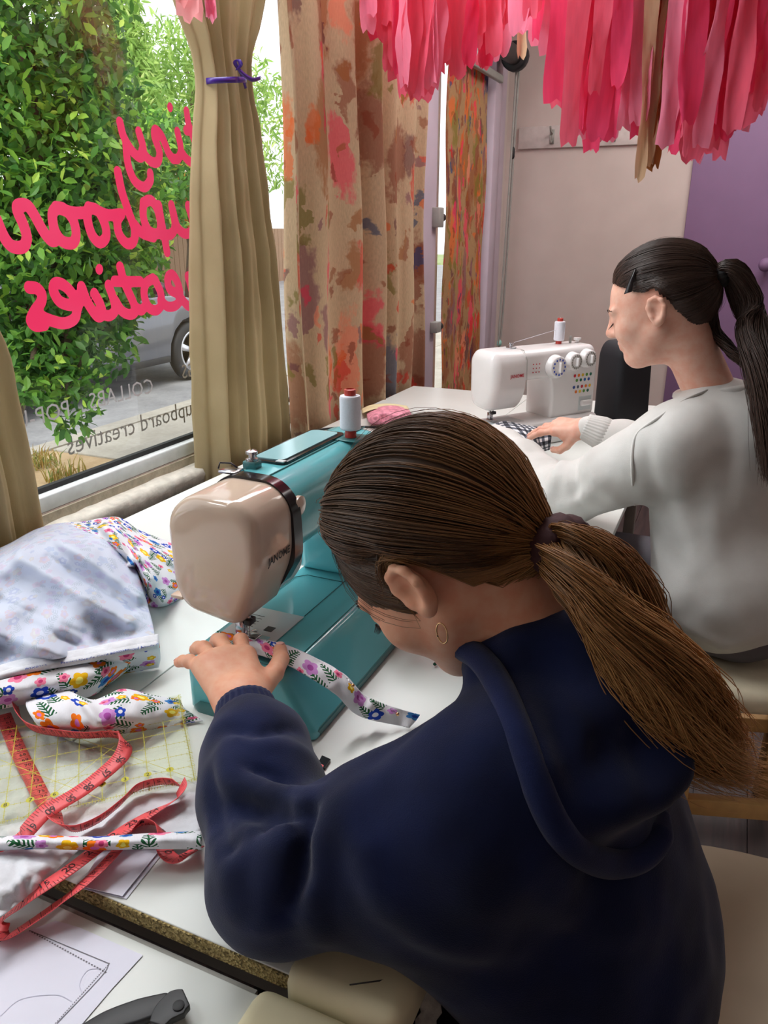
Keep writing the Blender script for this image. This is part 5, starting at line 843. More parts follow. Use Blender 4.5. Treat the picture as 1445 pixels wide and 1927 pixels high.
def face_bits(F, root, lip):
    s = F.s; m = lambda L_: [F(zc(p)) for p in L_]
    for g in (-1, 1):
        tube('eyelashes', spline(m([(g*.0175, .0855, -.001), (g*.026, .0895, -.0055), (g*.036, .088, -.006), (g*.046, .080, -.001)]), 14), .0012*s, M['dark_lash'], root, 5); lash = []
        for t in np.linspace(0, 1, 16): p = spline(m([(g*.0175, .0855, -.001), (g*.026, .0895, -.0055), (g*.036, .088, -.006), (g*.046, .080, -.001)]), 30)[int(t*29)]; lash.append(tube_data([p, p + F.s*(F.f*.006 - F.u*.004 + F.r*g*.003*t)], [.0005, .0002], 4))
        v, f = merge(lash); mesh('lash_fringe', v, f, M['dark_lash'], root)
        bro = []
        for t in np.linspace(0, 1, 46): p = spline(m([(g*.014, .091, .022), (g*.030, .0875, .0265), (g*.047, .076, .022)]), 60)[int(t*59)]; q = p + F.u*rng.normal()*.0012; bro.append(tube_data([q, q + F.s*(F.r*g*.007 - F.f*.002 + F.u*.001)], [.0006, .0002], 4))
        v, f = merge(bro); mesh('eyebrow', v, f, M['dark_lash'], root)
    L_ = Sdf(); 
    for a, b, r in (((-.012, .0835, -.0503), (.012, .0835, -.0503), .0061), ((-.004, .0873, -.0493), (.004, .0873, -.0493), .0056), ((-.0105, .0836, -.0608), (.0105, .0836, -.0608), .0066)): L_.cone(F(zc(a)), F(zc(b)), r*s, r*s, .003)
    L_.cone(F(zc((-.022, .0945, -.0555))), F(zc((.022, .0945, -.0555))), .0014*s, .0014*s, .002, True); v, f = L_.mesh(.0014, 1); mesh('lips', v, f, lip, root)
EL = [(0, 40), (30, 35), (50, 25), (64, 15), (76, 9), (92, 7), (100, -8), (112, -24), (130, -42), (150, -52), (180, -56)]
def scalp(F, d, off):
    """points on the hair surface for local directions d"""
    R_ = np.where(d[..., 2:3] < 0, [.073, .096, .102], [.073, .096, .080]); r = 1/np.linalg.norm(d/R_, axis=-1); return F(np.array([0, -.012, .03]) + d*(r + off)[..., None])
def hair_cap(F, root, mat, tie, n, off, r_s, flyn=70, seed=1, EL=EL):
    az = np.linspace(-180, 180, 97); el = np.linspace(90, -60, 66); A, B = np.meshgrid(np.radians(az), np.radians(el), indexing='ij'); d = np.stack([np.sin(A)*np.cos(B), np.cos(A)*np.cos(B), np.sin(B)], -1)
    lim = np.interp(np.abs(az), *zip(*EL)); keep = (np.degrees(B) >= lim[:, None] - 1.2); mm = np.clip((np.degrees(B) - lim[:, None])/26, 0, 1); mm = .12 + .60*mm*(2 - mm); P = scalp(F, d.reshape(-1, 3), (off*mm).ravel()); f = grid_faces(97, 66); f = f[keep.ravel()[f].all(1)]
    mesh('hair_cap', P, f[:, ::-1], mat, root, uv=np.tile([[.2, .1]], (len(P), 1)))
    a0 = rng.uniform(-180, 180, n); w = np.interp(np.abs(a0), *zip(*EL)); e0 = w + np.where(rng.random(n) < .75, np.where(np.abs(a0) < 100, rng.uniform(-1, 4, n), rng.uniform(-5, 3, n)), rng.uniform(0, 45, n)*np.interp(np.abs(a0), [0, 90, 180], [1, .8, .3])); a_, e_ = np.radians(a0), np.radians(e0); d0 = np.stack([np.sin(a_)*np.cos(e_), np.cos(a_)*np.cos(e_), np.sin(e_)], -1)
    tie = np.asarray(tie, float); tl = tie - np.array([0, -.012, .03]); te = unit(tl); K = 16; t = np.linspace(0, 1, K)
    om = np.arccos(np.clip(d0 @ te, -1, 1))[:, None]; S_ = (np.sin((1 - t)*om)/np.sin(om))[..., None]*d0[:, None] + (np.sin(t*om)/np.sin(om))[..., None]*te; S_ /= np.linalg.norm(S_, axis=2)[..., None]
    S_ += .02*vnoise(np.concatenate([np.broadcast_to(a0[:, None, None]/14, (n, K, 1)), np.broadcast_to(t[None, :, None]*3, (n, K, 1))], -1).reshape(-1, 2), 1, seed).reshape(n, K, 1)*np.cross(S_, te)*np.sin(math.pi*t)[None, :, None]
    az_ = np.degrees(np.arctan2(S_[..., 0], S_[..., 1])); el_ = np.degrees(np.arcsin(np.clip(S_[..., 2]/np.linalg.norm(S_, axis=2), -1, 1))); mn_ = 10 - 60*((np.abs(np.abs(az_) - 92)/26)**2); el_ = np.where(el_ < mn_, mn_ + .15*(el_ - mn_), el_); em = np.clip((el_ - np.interp(np.abs(az_), *zip(*EL)))/26, 0, 1); em = .22 + .78*em*(2 - em); az_, el_ = np.radians(az_), np.radians(el_); S_ = np.stack([np.sin(az_)*np.cos(el_), np.cos(az_)*np.cos(el_), np.sin(el_)], -1)
    o_ = off*(.75 + .35*rng.random(n))[:, None]*em + .0016*vnoise(np.stack([np.repeat(a0/5, K), np.tile(t*2, n)], 1), 1, 3).reshape(n, K); S_ /= np.linalg.norm(S_, axis=2)[..., None]; P = scalp(F, S_.reshape(-1, 3), o_.ravel()).reshape(n, K, 3)
    tw = F(tie) + (rng.normal(size=(n, 3))*.005*F.s); bl = np.clip((t - .72)/.28, 0, 1)[None, :, None]**1.5; P = P*(1 - bl) + (tw[:, None] + (P - P[:, -1:])*.25)*bl
    strand_mesh('scalp_hair', P, r_s*F.s*rng.uniform(.7, 1.2, n), mat, root, False)['kind'] = 'stuff'
    i = rng.choice(np.where((np.abs(a0) < 45) | (np.abs(a0) > 105))[0], flyn); Fl = P[i][:, :, :].copy(); nrm = Fl - F((0, -.012, .03)); nrm /= np.linalg.norm(nrm, axis=2)[..., None]; Fl += nrm*(rng.uniform(.001, .009, flyn)[:, None]*np.sin(math.pi*np.clip(t*1.3, 0, 1))[None])[..., None] + rng.normal(size=(flyn, 1, 3))*.002; strand_mesh('flyaway_hair', Fl[:, :int(K*.8)], .00026, mat, root)['kind'] = 'stuff'
def ponytail(root, path, rad, n, mat, wave=.006, seed=1, flat=None, r_s=.0007, K=34, frizz=.004):
    c = spline(path, K); t = np.gradient(c, axis=0); t /= np.linalg.norm(t, axis=1)[:, None]; ref = np.array([.2, .3, 1.]) if flat is None else np.asarray(flat, float); a = np.cross(t, ref); a /= np.linalg.norm(a, axis=1)[:, None]; b = np.cross(t, a); s = np.linspace(0, 1, K); R_ = np.interp(s, np.linspace(0, 1, len(rad)), rad)
    rho = np.sqrt(rng.random(n)); ph = rng.uniform(0, 2*math.pi, n); x = rho*np.cos(ph); y = rho*np.sin(ph); cl = np.round(ph*4 + rho*3); w1 = rng.random(n)*1.1 + 2.2*x + 1.6*y + .5*np.sin(cl)
    X_ = x[:, None]*R_ + wave*np.minimum(1, s*3)*np.sin(w1[:, None] + s*11 + .6*np.sin(cl)[:, None]); Y_ = y[:, None]*R_*.62 + .6*wave*np.minimum(1, s*3)*np.cos(w1[:, None]*1.3 + s*11)
    ln = rng.uniform(.78, 1.03, n); ii = np.clip(s[None]*ln[:, None]*(K - 1), 0, K - 1.001); k = ii.astype(int); q = (ii - k)[..., None]; lerp = lambda M_: M_[k]*(1 - q) + M_[k + 1]*q
    P = lerp(c) + lerp(a)*X_[..., None] + lerp(b)*Y_[..., None]; P += (s**2)[None, :, None]*rng.normal(size=(n, 1, 3))*frizz
    o = strand_mesh('ponytail', P, r_s*rng.uniform(.7, 1.3, n), mat, root); o['kind'] = 'stuff'; return o
def hand(F, side, sc, curls, spread=1., thumb=None, wrist_to=None):
    """F: origin wrist, f along the fingers, u back of the hand; side +1 when the thumb lies on F.r side"""
    S_ = Sdf(); L_ = lambda u, v, w: F.O + sc*(F.f*u + F.r*side*v + F.u*w); c = lambda a, b, r1, r2, k=.008: S_.cone(a, b, r1*sc, r2*sc, k*sc)
    for v0, v1, r in ((.018, .027, .0135), (.006, .009, .0145), (-.006, -.009, .0145), (-.016, -.025, .0125)): c(L_(.004, v0*.8, 0), L_(.078 - abs(v1)*.25, v1, .002), .0145, r, .012)
    c(L_(.01, .016, -.006), L_(.045, .030, -.010), .0150, .0120, .012)
    tips = []
    for (bu, bv, ln, r), cu, sp in zip([(.080, .027, .066, .0084), (.084, .009, .073, .0087), (.080, -.009, .067, .0083), (.070, -.026, .052, .0074)], curls, (.12, .02, -.08, -.22)):
        p = L_(bu, bv, .002); ang = 0; d0 = unit(F.f + F.r*side*sp*spread); pts = [p]
        for fr_, da in zip((.45, .31, .24), cu): ang += math.radians(da); dd = d0*math.cos(ang) - F.u*math.sin(ang); p = p + dd*ln*fr_*sc; pts.append(p)
        rs = [r*1.08, r, r*.92, r*.82]
        for k in range(3): c(pts[k], pts[k + 1], rs[k], rs[k + 1], .003)
        S_.ell(pts[1], np.array([r, r, r])*1.06*sc, None, .004); tips.append((pts[-1], dd, np.cross(dd, unit(np.cross(F.u, dd)) ), r*.82*sc))
    th = thumb or [(.022, .026, -.008), (.046, .044, -.012), (.070, .052, -.014), (.090, .050, -.016)]; tp = [L_(*q) for q in th]; rs = [.0135, .0112, .0100, .0085]
    for k in range(3): c(tp[k], tp[k + 1], rs[k], rs[k + 1], .008 if k == 0 else .003)
    dd = unit(tp[3] - tp[2]); tips.append((tp[3], dd, None, .0088*sc))
    if wrist_to is not None: S_.cone(L_(.008, 0, 0), wrist_to, .0245*sc, .027*sc, .015)
    return S_, tips
def nails(tips, F, root):
    for p, d, _, r in tips:
        up = unit(F.u - d*(F.u @ d)) if abs(F.u @ d) < .97 else unit(-F.f - d*(-F.f @ d)); sd = np.cross(d, up); c_ = p + d*r*.30 + up*r*.80
        v, f = Sdf().ell(c_, (r*.68, r*.85, r*.2), np.stack([sd, unit(d - up*.25), unit(up + d*.25)]), .001).mesh(r*.16, 1); mesh('fingernail', v, f, M['nail'], root)
def merge_np(L_):
    V_, F_ = [], []; n = 0
    for v, f in L_: V_.append(v); F_.append(f + n); n += len(v)
    return np.concatenate(V_), np.concatenate(F_)
def fold_warp(folds, amp=.0, sc=20, seed=1):
    """cloth folds: (polyline, width, height) raise (+) or sink (-) the surface along the line"""
    F_ = [(np.asarray(p, float), w, h) for p, w, h in folds]
    def fn(P):
        d = amp*vnoise(P, sc, seed) + amp*.5*vnoise(P, sc*2.3, seed + 1)
        for pl, w, h in F_:
            m = np.full(len(P), 9.); tt = np.zeros(len(P)); n = len(pl) - 1
            for i in range(n):
                a, b = pl[i], pl[i + 1]; ab = b - a; t = np.clip(((P - a) @ ab)/(ab @ ab), 0, 1); q = np.linalg.norm(P - a - t[:, None]*ab, axis=1); k = q < m; m[k] = q[k]; tt[k] = (i + t[k])/n
            d = d - h*np.exp(-(m/w)**2)*np.sin(math.pi*np.clip(tt*.9 + .05, 0, 1))**.5
        return d
    return fn
def cuff(name, p0, p1, r0, r1, mat, root, n=64, ribs=30):
    p0, p1 = np.asarray(p0, float), np.asarray(p1, float); ax = unit(p1 - p0); a = unit(np.cross(ax, [0, 0, 1.])); b = np.cross(ax, a); th = np.arange(n*2)*math.pi/n; v = []
    prof = [(0, r0*.96), (.04, r0), (.3, r0*1.01), (.6, (r0 + r1)/2), (.9, r1), (1., r1*.985), (1.0, r1*.9), (.7, r1*.86)]
    for t, r in prof:
        rr = r + .0011*np.sin(ribs*th)*(1 if .03 < t < .99 else .3); v.append(p0 + (p1 - p0)*t + rr[:, None]*(np.cos(th)[:, None]*a + np.sin(th)[:, None]*b))
    K = 2*n; f = np.array([(i*K + j, i*K + (j + 1) % K, (i + 1)*K + (j + 1) % K, (i + 1)*K + j) for i in range(len(prof) - 1) for j in range(K)]); return mesh(name, np.concatenate(v), f, mat, root)
def stool(loc, h, label, rz=0, w=.19):
    s = empty('stool', (loc[0], loc[1], 0), label, 'stool'); x, y = loc; ca, sa = math.cos(rz), math.sin(rz); fr = lambda v: np.stack([x + v[:, 0]*ca - v[:, 1]*sa, y + v[:, 0]*sa + v[:, 1]*ca, v[:, 2]], 1)
    box('seat', (-w, -w, h - .055), (w, w, h), M['seatcloth'], s, .022, fr, 4)
    for a in (-1, 1):
        for b in (-1, 1): box('leg', (a*(w - .03) - .02, b*(w - .03) - .02, 0), (a*(w - .03) + .02, b*(w - .03) + .02, h - .056), M['wood'], s, .004, fr)
    for a in (-1, 1): box('stretcher', (.05 - w, a*(w - .03) - .012, .2), (w - .05, a*(w - .03) + .012, .24), M['wood'], s, .003, fr); box('seat_rail', (a*(w - .03) - .012, .05 - w, h - .11), (a*(w - .03) + .012, w - .05, h - .06), M['wood'], s, .003, fr)
    return s
# ============ nearer girl
HN = Frame((0, 0, 0), (-.62, .11, -.78), (-.78, 0, .62), 1.03); HN.O = dep(783, 1116, .685) - (HN((-.076, -.008, -.006)))
neckN = Z(-.085, .662, .205); SDN = head_sdf(HN, neckN, .046)
shL, elL, wrL = Z(-.148, .512, .158), Z(-.312, .462, .062), Z(-.442, .612, .108); shR, elR, wrR = Z(-.11, .785, .12), Z(-.17, 1.0, .09), Z(-.32, 1.02, .12)
FhL = Frame(Z(-.458, .626, .108), (-.142, .116, .038), (.15, -.1, 1), 1.); ShL, tipL = hand(FhL, 1, 1.06, [(14, 22, 14), (14, 20, 14), (14, 20, 14), (16, 16, 12)], 1.7, [(.020, .026, -.006), (.048, .054, -.012), (.074, .072, -.018), (.098, .080, -.024)], elL*.25 + wrL*.75)
FhR = Frame(Z(-.338, 1.02, .123), (-.85, .05, -.3), (.1, 0, 1), .93); ShR, tipR = hand(FhR, -1, .93, [(25, 30, 15)]*4, 1., None, elR*.25 + wrR*.75)
legs = Sdf()
for y, yk in ((.575, .53), (.75, .80)):
    legs.cone(Z(-.03, y - .01, -.19), Z(-.33, yk, -.20), .085, .062, .04).cone(Z(-.33, yk, -.20), Z(-.27, yk, -.66), .058, .042, .03).cone(Z(-.27, yk, -.715), Z(-.40, yk, -.73), .036, .028, .02)
legs.ell(Z(-.03, .64, -.185), (.10, .15, .10), None, .05)
def inner(neck, sl, el, wl, sr, er, wr, pel):
    return Sdf().cone(neck, pel, .04, .07, .05).chain([neck, sl, el, wl], [.035, .035, .03, .022], .02).chain([neck, sr, er, wr], [.035, .035, .03, .022], .02)
bodyN = merge_np([inner(neckN, shL, elL, wrL, shR, elR, wrR, Z(-.03, .64, -.15)).mesh(.01, 0), SDN.mesh(.0024, 1), ShL.mesh(.0018, 1), ShR.mesh(.0025, 1)])
PN = mesh('person', bodyN[0], bodyN[1], M['skin_n']); tag(PN, 'girl in a navy hooded sweatshirt with long brown ponytail bent over the teal sewing machine', 'person')
face_bits(HN, PN, M['lip']); nails(tipL, FhL, PN)
v, f = legs.mesh(.012, 2); v[:, 2] = np.maximum(v[:, 2], .002); mesh('trousers', v, f, M['black_cloth'], PN)
tb_ = unit((.23, 0, -.5)); Mt = np.stack([np.array([0, 1., 0]), np.cross(tb_, [0, 1, 0]), tb_])
HD = Sdf().ell(Z(-.065, .648, .045), (.158, .10, .22), Mt, .05).ell(Z(-.035, .638, -.10), (.10, .158, .12), None, .06).cone(Z(-.085, .66, .19), shL + [.015, .02, .015], .062, .066, .05).cone(Z(-.085, .66, .19), shR + [.015, -.02, .01], .062, .066, .05)
HD.cone(Z(-.145, .518, .085), Z(-.075, .565, -.05), .072, .078, .05).cone(Z(-.19, .50, .06), Z(-.10, .535, -.015), .06, .06, .05)
HD.cone(shL, elL, .078, .062, .045).chain([elL, elL*.55 + wrL*.45, elL*.24 + wrL*.76, elL*.1 + wrL*.9], [.062, .060, .054, .036], .022).cone(shR, elR, .078, .068, .045).chain([elR, elR*.5 + wrR*.5, wrR], [.066, .056, .036], .03)
HD.chain([HD.hit(x, y, .45, .9) + _DN*0 for x, y in ((905, 1262), (950, 1222), (1010, 1205), (1080, 1212), (1150, 1265))], [.014, .022, .026, .026, .02], .03)
HD.ell(HD.hit(1130, 1400, .45, .9), (.075, .07, .045), None, .06); HD.ell(HD.hit(1190, 1520, .45, .9) + [.01, 0, .028], (.05, .06, .022), None, .03, True)
HD.chain([SDN.hit(x, y, .4, .9) for x, y in ((880, 1250), (925, 1236), (980, 1222), (1035, 1208))], [.010, .012, .014, .014], .02)
g = lambda *P_: [HD.hit(x, y, .4, 1.1) for x, y in P_]
wN = fold_warp([(g((560, 1530), (530, 1600), (535, 1720)), .014, .02), (g((590, 1540), (570, 1640), (540, 1715)), .010, -.022), (g((420, 1420), (450, 1480), (560, 1500), (600, 1510)), .013, .02), (g((430, 1500), (480, 1530), (590, 1545)), .011, -.018), (g((700, 1480), (600, 1560), (480, 1600)), .018, .010), (g((620, 1560), (580, 1680), (600, 1760)), .014, .011), (g((400, 1560), (440, 1640), (470, 1740)), .016, .010), (g((850, 1250), (800, 1330), (720, 1420)), .016, -.008), (g((430, 1390), (500, 1400), (580, 1420)), .010, .007), (g((1000, 1660), (1100, 1720), (1250, 1740)), .02, .008), (g((700, 1640), (800, 1750), (950, 1790)), .02, .008), (g((545, 1530), (520, 1620), (522, 1715)), .006, -.014), (g((470, 1560), (505, 1640), (500, 1740)), .011, .014), (g((600, 1520), (520, 1560), (430, 1610)), .007, -.012), (g((640, 1530), (690, 1600), (720, 1700)), .014, .010), (g((400, 1450), (410, 1540), (440, 1620)), .008, -.010), (g((410, 1370), (480, 1385), (560, 1372)), .007, -.008), (g((600, 1480), (520, 1470), (440, 1440)), .007, -.010), (g((1080, 1260), (1150, 1400), (1180, 1520)), .012, .006), (g((1010, 1290), (1060, 1420), (1110, 1540)), .012, -.006)], .0035, 16)
v, f = HD.mesh(.0055, 1, wN); hood = mesh('sweatshirt', v, f, M['navy'], PN)
rim = [HD.hit(x, y, .42, 1.0) for x, y in ((866, 1216), (905, 1238), (940, 1290), (972, 1370), (1000, 1450), (1035, 1540), (1085, 1602), (1150, 1628), (1210, 1612), (1242, 1572), (1252, 1530))]; rim = spline(rim, 70)
for _ in range(14): rim[1:-1] = .5*rim[1:-1] + .25*(rim[:-2] + rim[2:])
rv, rf = tube_data(rim, np.interp(np.arange(70), [0, 62, 69], [.0125, .0125, .004]), 12); mesh('hood_rim', rv + 0.0, rf, M['navy_rib'], hood)
cuff('cuff', elL*.22 + wrL*.78, wrL + unit(wrL - elL)*.012, .043, .034, M['navy_rib'], PN); cuff('cuff', elR*.1 + wrR*.9, wrR + (wrR - elR)*.12, .040, .034, M['navy_rib'], PN)
tieN = (0, -.094, -.064); hair_cap(HN, PN, M['hair_n'], tieN, 8000, .019, .0008, 240, 2, EL[:7] + [(112, -22), (130, -35), (150, -41), (180, -43)])
tw = HN(tieN); back = -HN.f
def scrunchie(p, ax, r, w, mat, root):
    ax = unit(ax); a = unit(np.cross(ax, [.3, .2, 1])); b = np.cross(ax, a); th = np.linspace(0, 2*math.pi, 41)[:-1]; pts = np.array([p + r*(math.cos(t)*a + math.sin(t)*b) for t in th]); pts = np.vstack([pts, pts[:2]]); v, f = tube_data(pts, w*(1 + .12*np.sin(np.arange(len(pts))*2.2)), 10, False); v = p + (v - p) + np.outer((v - p) @ ax, ax)*.9; mesh('hair_tie', v, f, mat, root)
tax = unit(dep(1080, 1040, .665) - tw); scrunchie(tw + tax*.010, tax, .021, .0095, M['hairtie'], PN)
ponytail(PN, [tw - tax*.006, tw + tax*.012, dep(1085, 1050, .66), dep(1140, 1120, .645), dep(1190, 1200, .635), dep(1250, 1290, .64), dep(1310, 1380, .66), dep(1385, 1432, .70)], [.010, .014, .034, .046, .050, .046, .038, .016], 6200, M['hair_tail'], .012, 1, None, .00055, 28, .010)
ear = HN((-.0735 - .006, -.006, -.042)); th = np.linspace(0, 2*math.pi, 30); tube('hoop_earring', [ear + .008*(math.cos(t)*HN.f*.8 + math.sin(t)*(-HN.u*.6 + np.array([0, 0, -.7]))*1.0) + np.array([0, -.003, -.006]) for t in th], .0007, M['gold'], PN, 6)
stool((-.03, .64), .47, 'cream seated wooden stool under the girl in navy', 0, .13)
rag = mesh('cloth_rag', *(lambda: (np.array([dep(x + 7*math.sin(k*1.7), 1835 + k*14, .74) + np.array([0, 0, 0]) for k in range(9) for x in (786, 800, 815, 826)]), grid_faces(9, 4)))(), plain('grey_white_rag', srgb(170, 166, 158), .95, .2, 60, .5)); thick(rag, .002); tag(rag, 'torn grey-white cloth strip hanging below the navy sweatshirt', 'cloth')
# ============ farther girl
HF = Frame((0, 0, 0), (-.93, .10, -.36), (-.33, .02, .94), 1.05); HF.O = dep(1234, 590, 1.5) - HF((-.076, -.008, -.006))
neckF = Z(-.025, 1.735, .30); SDF_ = head_sdf(HF, neckF, .046)
wx = unit((.40, .92, 0)); shL2 = Z(-.01, 1.735, .215) - .155*wx; shR2 = Z(-.01, 1.735, .215) + .16*wx
elL2 = onz(1062, 935, T + .058); wrL2 = onz(936, 828, T + .095); wrR2 = dep(1108, 806, 2.02); elR2 = Z(-.13, 2.03, .08)
FhL2 = Frame(wrL2 + unit(wrL2 - elL2)*.02, unit(onz(890, 792, T + .09) - wrL2), (.2, -.2, 1), .98); ShL2, tipL2 = hand(FhL2, 1, .98, [(20, 25, 15)]*4, 1., None, elL2*.25 + wrL2*.75)
FhR2 = Frame(dep(1100, 806, 2.03), dep(985, 800, 2.12) - dep(1100, 806, 2.03), (.1, -.35, 1), 1.02); ShR2, tipR2 = hand(FhR2, -1, 1.02, [(10, 14, 8), (12, 16, 8), (16, 20, 10), (20, 24, 12)], .7, [(.022, .028, -.012), (.040, .036, -.034), (.058, .040, -.046), (.078, .034, -.050)], elR2*.2 + wrR2*.8)
bodyF = merge_np([inner(neckF, shL2, elL2, wrL2, shR2, elR2, wrR2, Z(.09, 1.72, -.1)).mesh(.01, 0), SDF_.mesh(.0027, 1), ShL2.mesh(.0025, 1), ShR2.mesh(.002, 1)]); PF = mesh('person', bodyF[0], bodyF[1], M['skin_f']); tag(PF, 'girl in a white sweatshirt with dark ponytail sewing at the white machine', 'person')
face_bits(HF, PF, M['lip']); nails(tipR2, FhR2, PF)
lg = Sdf()
for y, yk in ((1.63, 1.70), (1.80, 1.92)): lg.cone(Z(.09, y, -.15), Z(-.30, yk, -.165), .085, .062, .04).cone(Z(-.30, yk, -.165), Z(-.24, yk, -.66), .058, .042, .03).cone(Z(-.24, yk, -.715), Z(-.37, yk, -.73), .036, .028, .02)
lg.ell(Z(.10, 1.72, -.14), (.14, .17, .10), None, .05); v, f = lg.mesh(.012, 2); v[:, 2] = np.maximum(v[:, 2], .002); mesh('trousers', v, f, plain('grey_trouser_cloth', srgb(96, 92, 98), .9), PF)
Mt2 = np.stack([wx, np.array([wx[1], -wx[0], 0]), np.array([0, 0, 1.])])
SW = Sdf().ell(Z(.035, 1.735, .09), (.195, .145, .22), Mt2, .05).ell(Z(.085, 1.71, -.085), (.215, .17, .165), Mt2, .06).ell(Z(.045, 1.735, .19), (.165, .105, .115), Mt2, .06).cone(Z(-.02, 1.735, .265), shL2 + [0, 0, .01], .062, .066, .05).cone(Z(-.02, 1.735, .265), shR2 + [0, 0, .01], .062, .066, .05)
mL = elL2*.45 + wrL2*.55; SW.cone(shL2, elL2, .085, .064, .05).chain([elL2, mL, elL2*.15 + wrL2*.85, wrL2], [.060, .050, .042, .034], .03).cone(shR2, elR2, .082, .066, .05).chain([elR2, elR2*.5 + wrR2*.5, wrR2], [.064, .052, .034], .03)
g = lambda *P_: [SW.hit(x, y, 1.0, 2.4) for x, y in P_]
wF = fold_warp([(g((1060, 860), (1045, 900), (1030, 940)), .013, .02), (g((1085, 860), (1080, 900), (1090, 945)), .012, -.018), (g((1110, 850), (1120, 900), (1160, 940)), .013, .018), (g((980, 840), (990, 870), (1000, 900)), .012, .008), (g((1290, 960), (1310, 1060), (1280, 1140)), .022, .010), (g((1350, 900), (1340, 1050), (1400, 1180)), .022, .009), (g((1230, 1000), (1260, 1120), (1330, 1220)), .02, .010), (g((1240, 780), (1220, 880), (1250, 960)), .018, -.007), (g((1166, 835), (1185, 900), (1190, 985)), .006, -.003), (g((1260, 800), (1290, 900), (1270, 1000)), .022, .004), (g((1380, 760), (1395, 880), (1370, 1000)), .02, .004), (g((1200, 1010), (1220, 1100), (1280, 1200)), .014, -.010), (g((1300, 1180), (1360, 1215), (1430, 1190)), .016, .012), (g((1140, 900), (1080, 950), (1010, 955)), .013, .012), (g((1000, 850), (960, 880), (950, 900)), .010, -.008)], .0035, 11, 5)
v, f = SW.mesh(.007, 1, wF); sw = mesh('sweatshirt', v, f, M['white_knit'], PF)
sm_ = [SW.hit(x, y, 1.0, 2.4) for x, y in ((1330, 735), (1290, 752), (1240, 785), (1200, 815), (1190, 850), (1190, 900), (1194, 950))]; sm_ = [p for p in sm_ if abs(SW(p[None])[0]) < .006]; sm_ = [p - unit(p - CAM)*.002 for p in sm_]; tube('shoulder_seam', spline(sm_, 40), .003, M['white_knit'], sw, 6)
ct = [neckF + np.array([0, 0, .005]) + .062*(math.cos(t)*Mt2[0] + math.sin(t)*Mt2[1]*1.05) + np.array([0, 0, .014*math.sin(t)]) for t in np.linspace(0, 2*math.pi, 30)]; tube('collar', ct, .012, M['white_knit'], sw, 10)
cuff('cuff', elL2*.15 + wrL2*.85, wrL2 + unit(wrL2 - elL2)*.025, .043, .036, M['white_knit'], PF); cuff('cuff', elR2*.25 + wrR2*.75, wrR2 + unit(wrR2 - elR2)*.012, .042, .035, M['white_knit'], PF)
tieF = (0, -.110, .022); hair_cap(HF, PF, M['hair_f'], tieF, 6000, .012, .0008, 60, 4, [(0, 31), (30, 27), (50, 20), (64, 12), (76, 7), (92, 6)] + EL[6:]); tw = HF(tieF); back = -HF.f; scrunchie(tw + back*.006, back, .015, .0085, M['blacktie'], PF)
ponytail(PF, [tw - back*.003, tw + back*.03 + [0, 0, .004], dep(1412, 590, 1.52), dep(1432, 680, 1.47), dep(1448, 780, 1.44), dep(1456, 900, 1.42)], [.013, .026, .034, .040, .034, .012], 3200, M['hair_f'], .005, 2, None, .0008, 24, .008)
ponytail(PF, [HF((.02, -.09, -.01)), dep(1345, 620, 1.55), dep(1375, 660, 1.52), dep(1420, 700, 1.5), dep(1440, 760, 1.46)], [.01, .014, .012, .012, .004], 260, M['hair_f'], .006, 3, None, .0008, 26, .006)['label'] = 'loose strands under the ponytail'
hc = spline([scalp(HF, unit(d)[None], np.array([.0165]))[0] for d in ((-.84, .22, .60), (-.88, .30, .46), (-.91, .38, .32), (-.92, .46, .18))], 20); v = np.stack([hc + HF.f*np.linspace(.002, .008, 20)[:, None], hc - HF.f*np.linspace(.002, .008, 20)[:, None]], 1).reshape(-1, 3); thick(mesh('hair_clip', v, grid_faces(20, 2), M['black_gloss'], PF), .002)
stool((.13, 1.69), .52, 'cream seated wooden stool under the girl in white', .3)
# ---------------------------------------------------------------- tissue streamers
def streamer(parent, top, L_, w, mat, seed, face):
    nu, nv = 26, 5; t = np.linspace(0, 1, nu); s = np.linspace(-.5, .5, nv); r = np.random.default_rng(seed); ph = r.uniform(0, 6, 6); side = np.array([math.cos(face), math.sin(face), 0]); nrm = np.array([-side[1], side[0], 0])
    A, B = np.meshgrid(t, s, indexing='ij'); wid = w*(1 + .10*np.sin(9*A + ph[0]) + .05*np.sin(23*A + ph[1])); wid = wid*np.where(A > .96, r.uniform(.6, 1), 1); dx = B*wid + .012*np.sin(4*A + ph[2])*A; cup = .016*(np.cos(2*math.pi*B*.5) - .6)*(.6 + .5*np.sin(3*A + ph[3])) + .010*np.sin(12*A + ph[4])*B*2 + .02*np.sin(2.3*A + ph[5])*A + .0035*np.sin(31*A + 9*B + ph[0])
    z = -A*L_ + .008*np.sin(8*B + ph[2])*(A > .95); P = np.asarray(top) + dx[..., None]*side + cup[..., None]*nrm; P[..., 2] += z; tw = (A - .1)*.5*math.sin(ph[1])
    return mesh('tissue_strip', P.reshape(-1, 3), grid_faces(nu, nv), mat, parent, uv=np.stack([B*w, A*L_], -1).reshape(-1, 2))
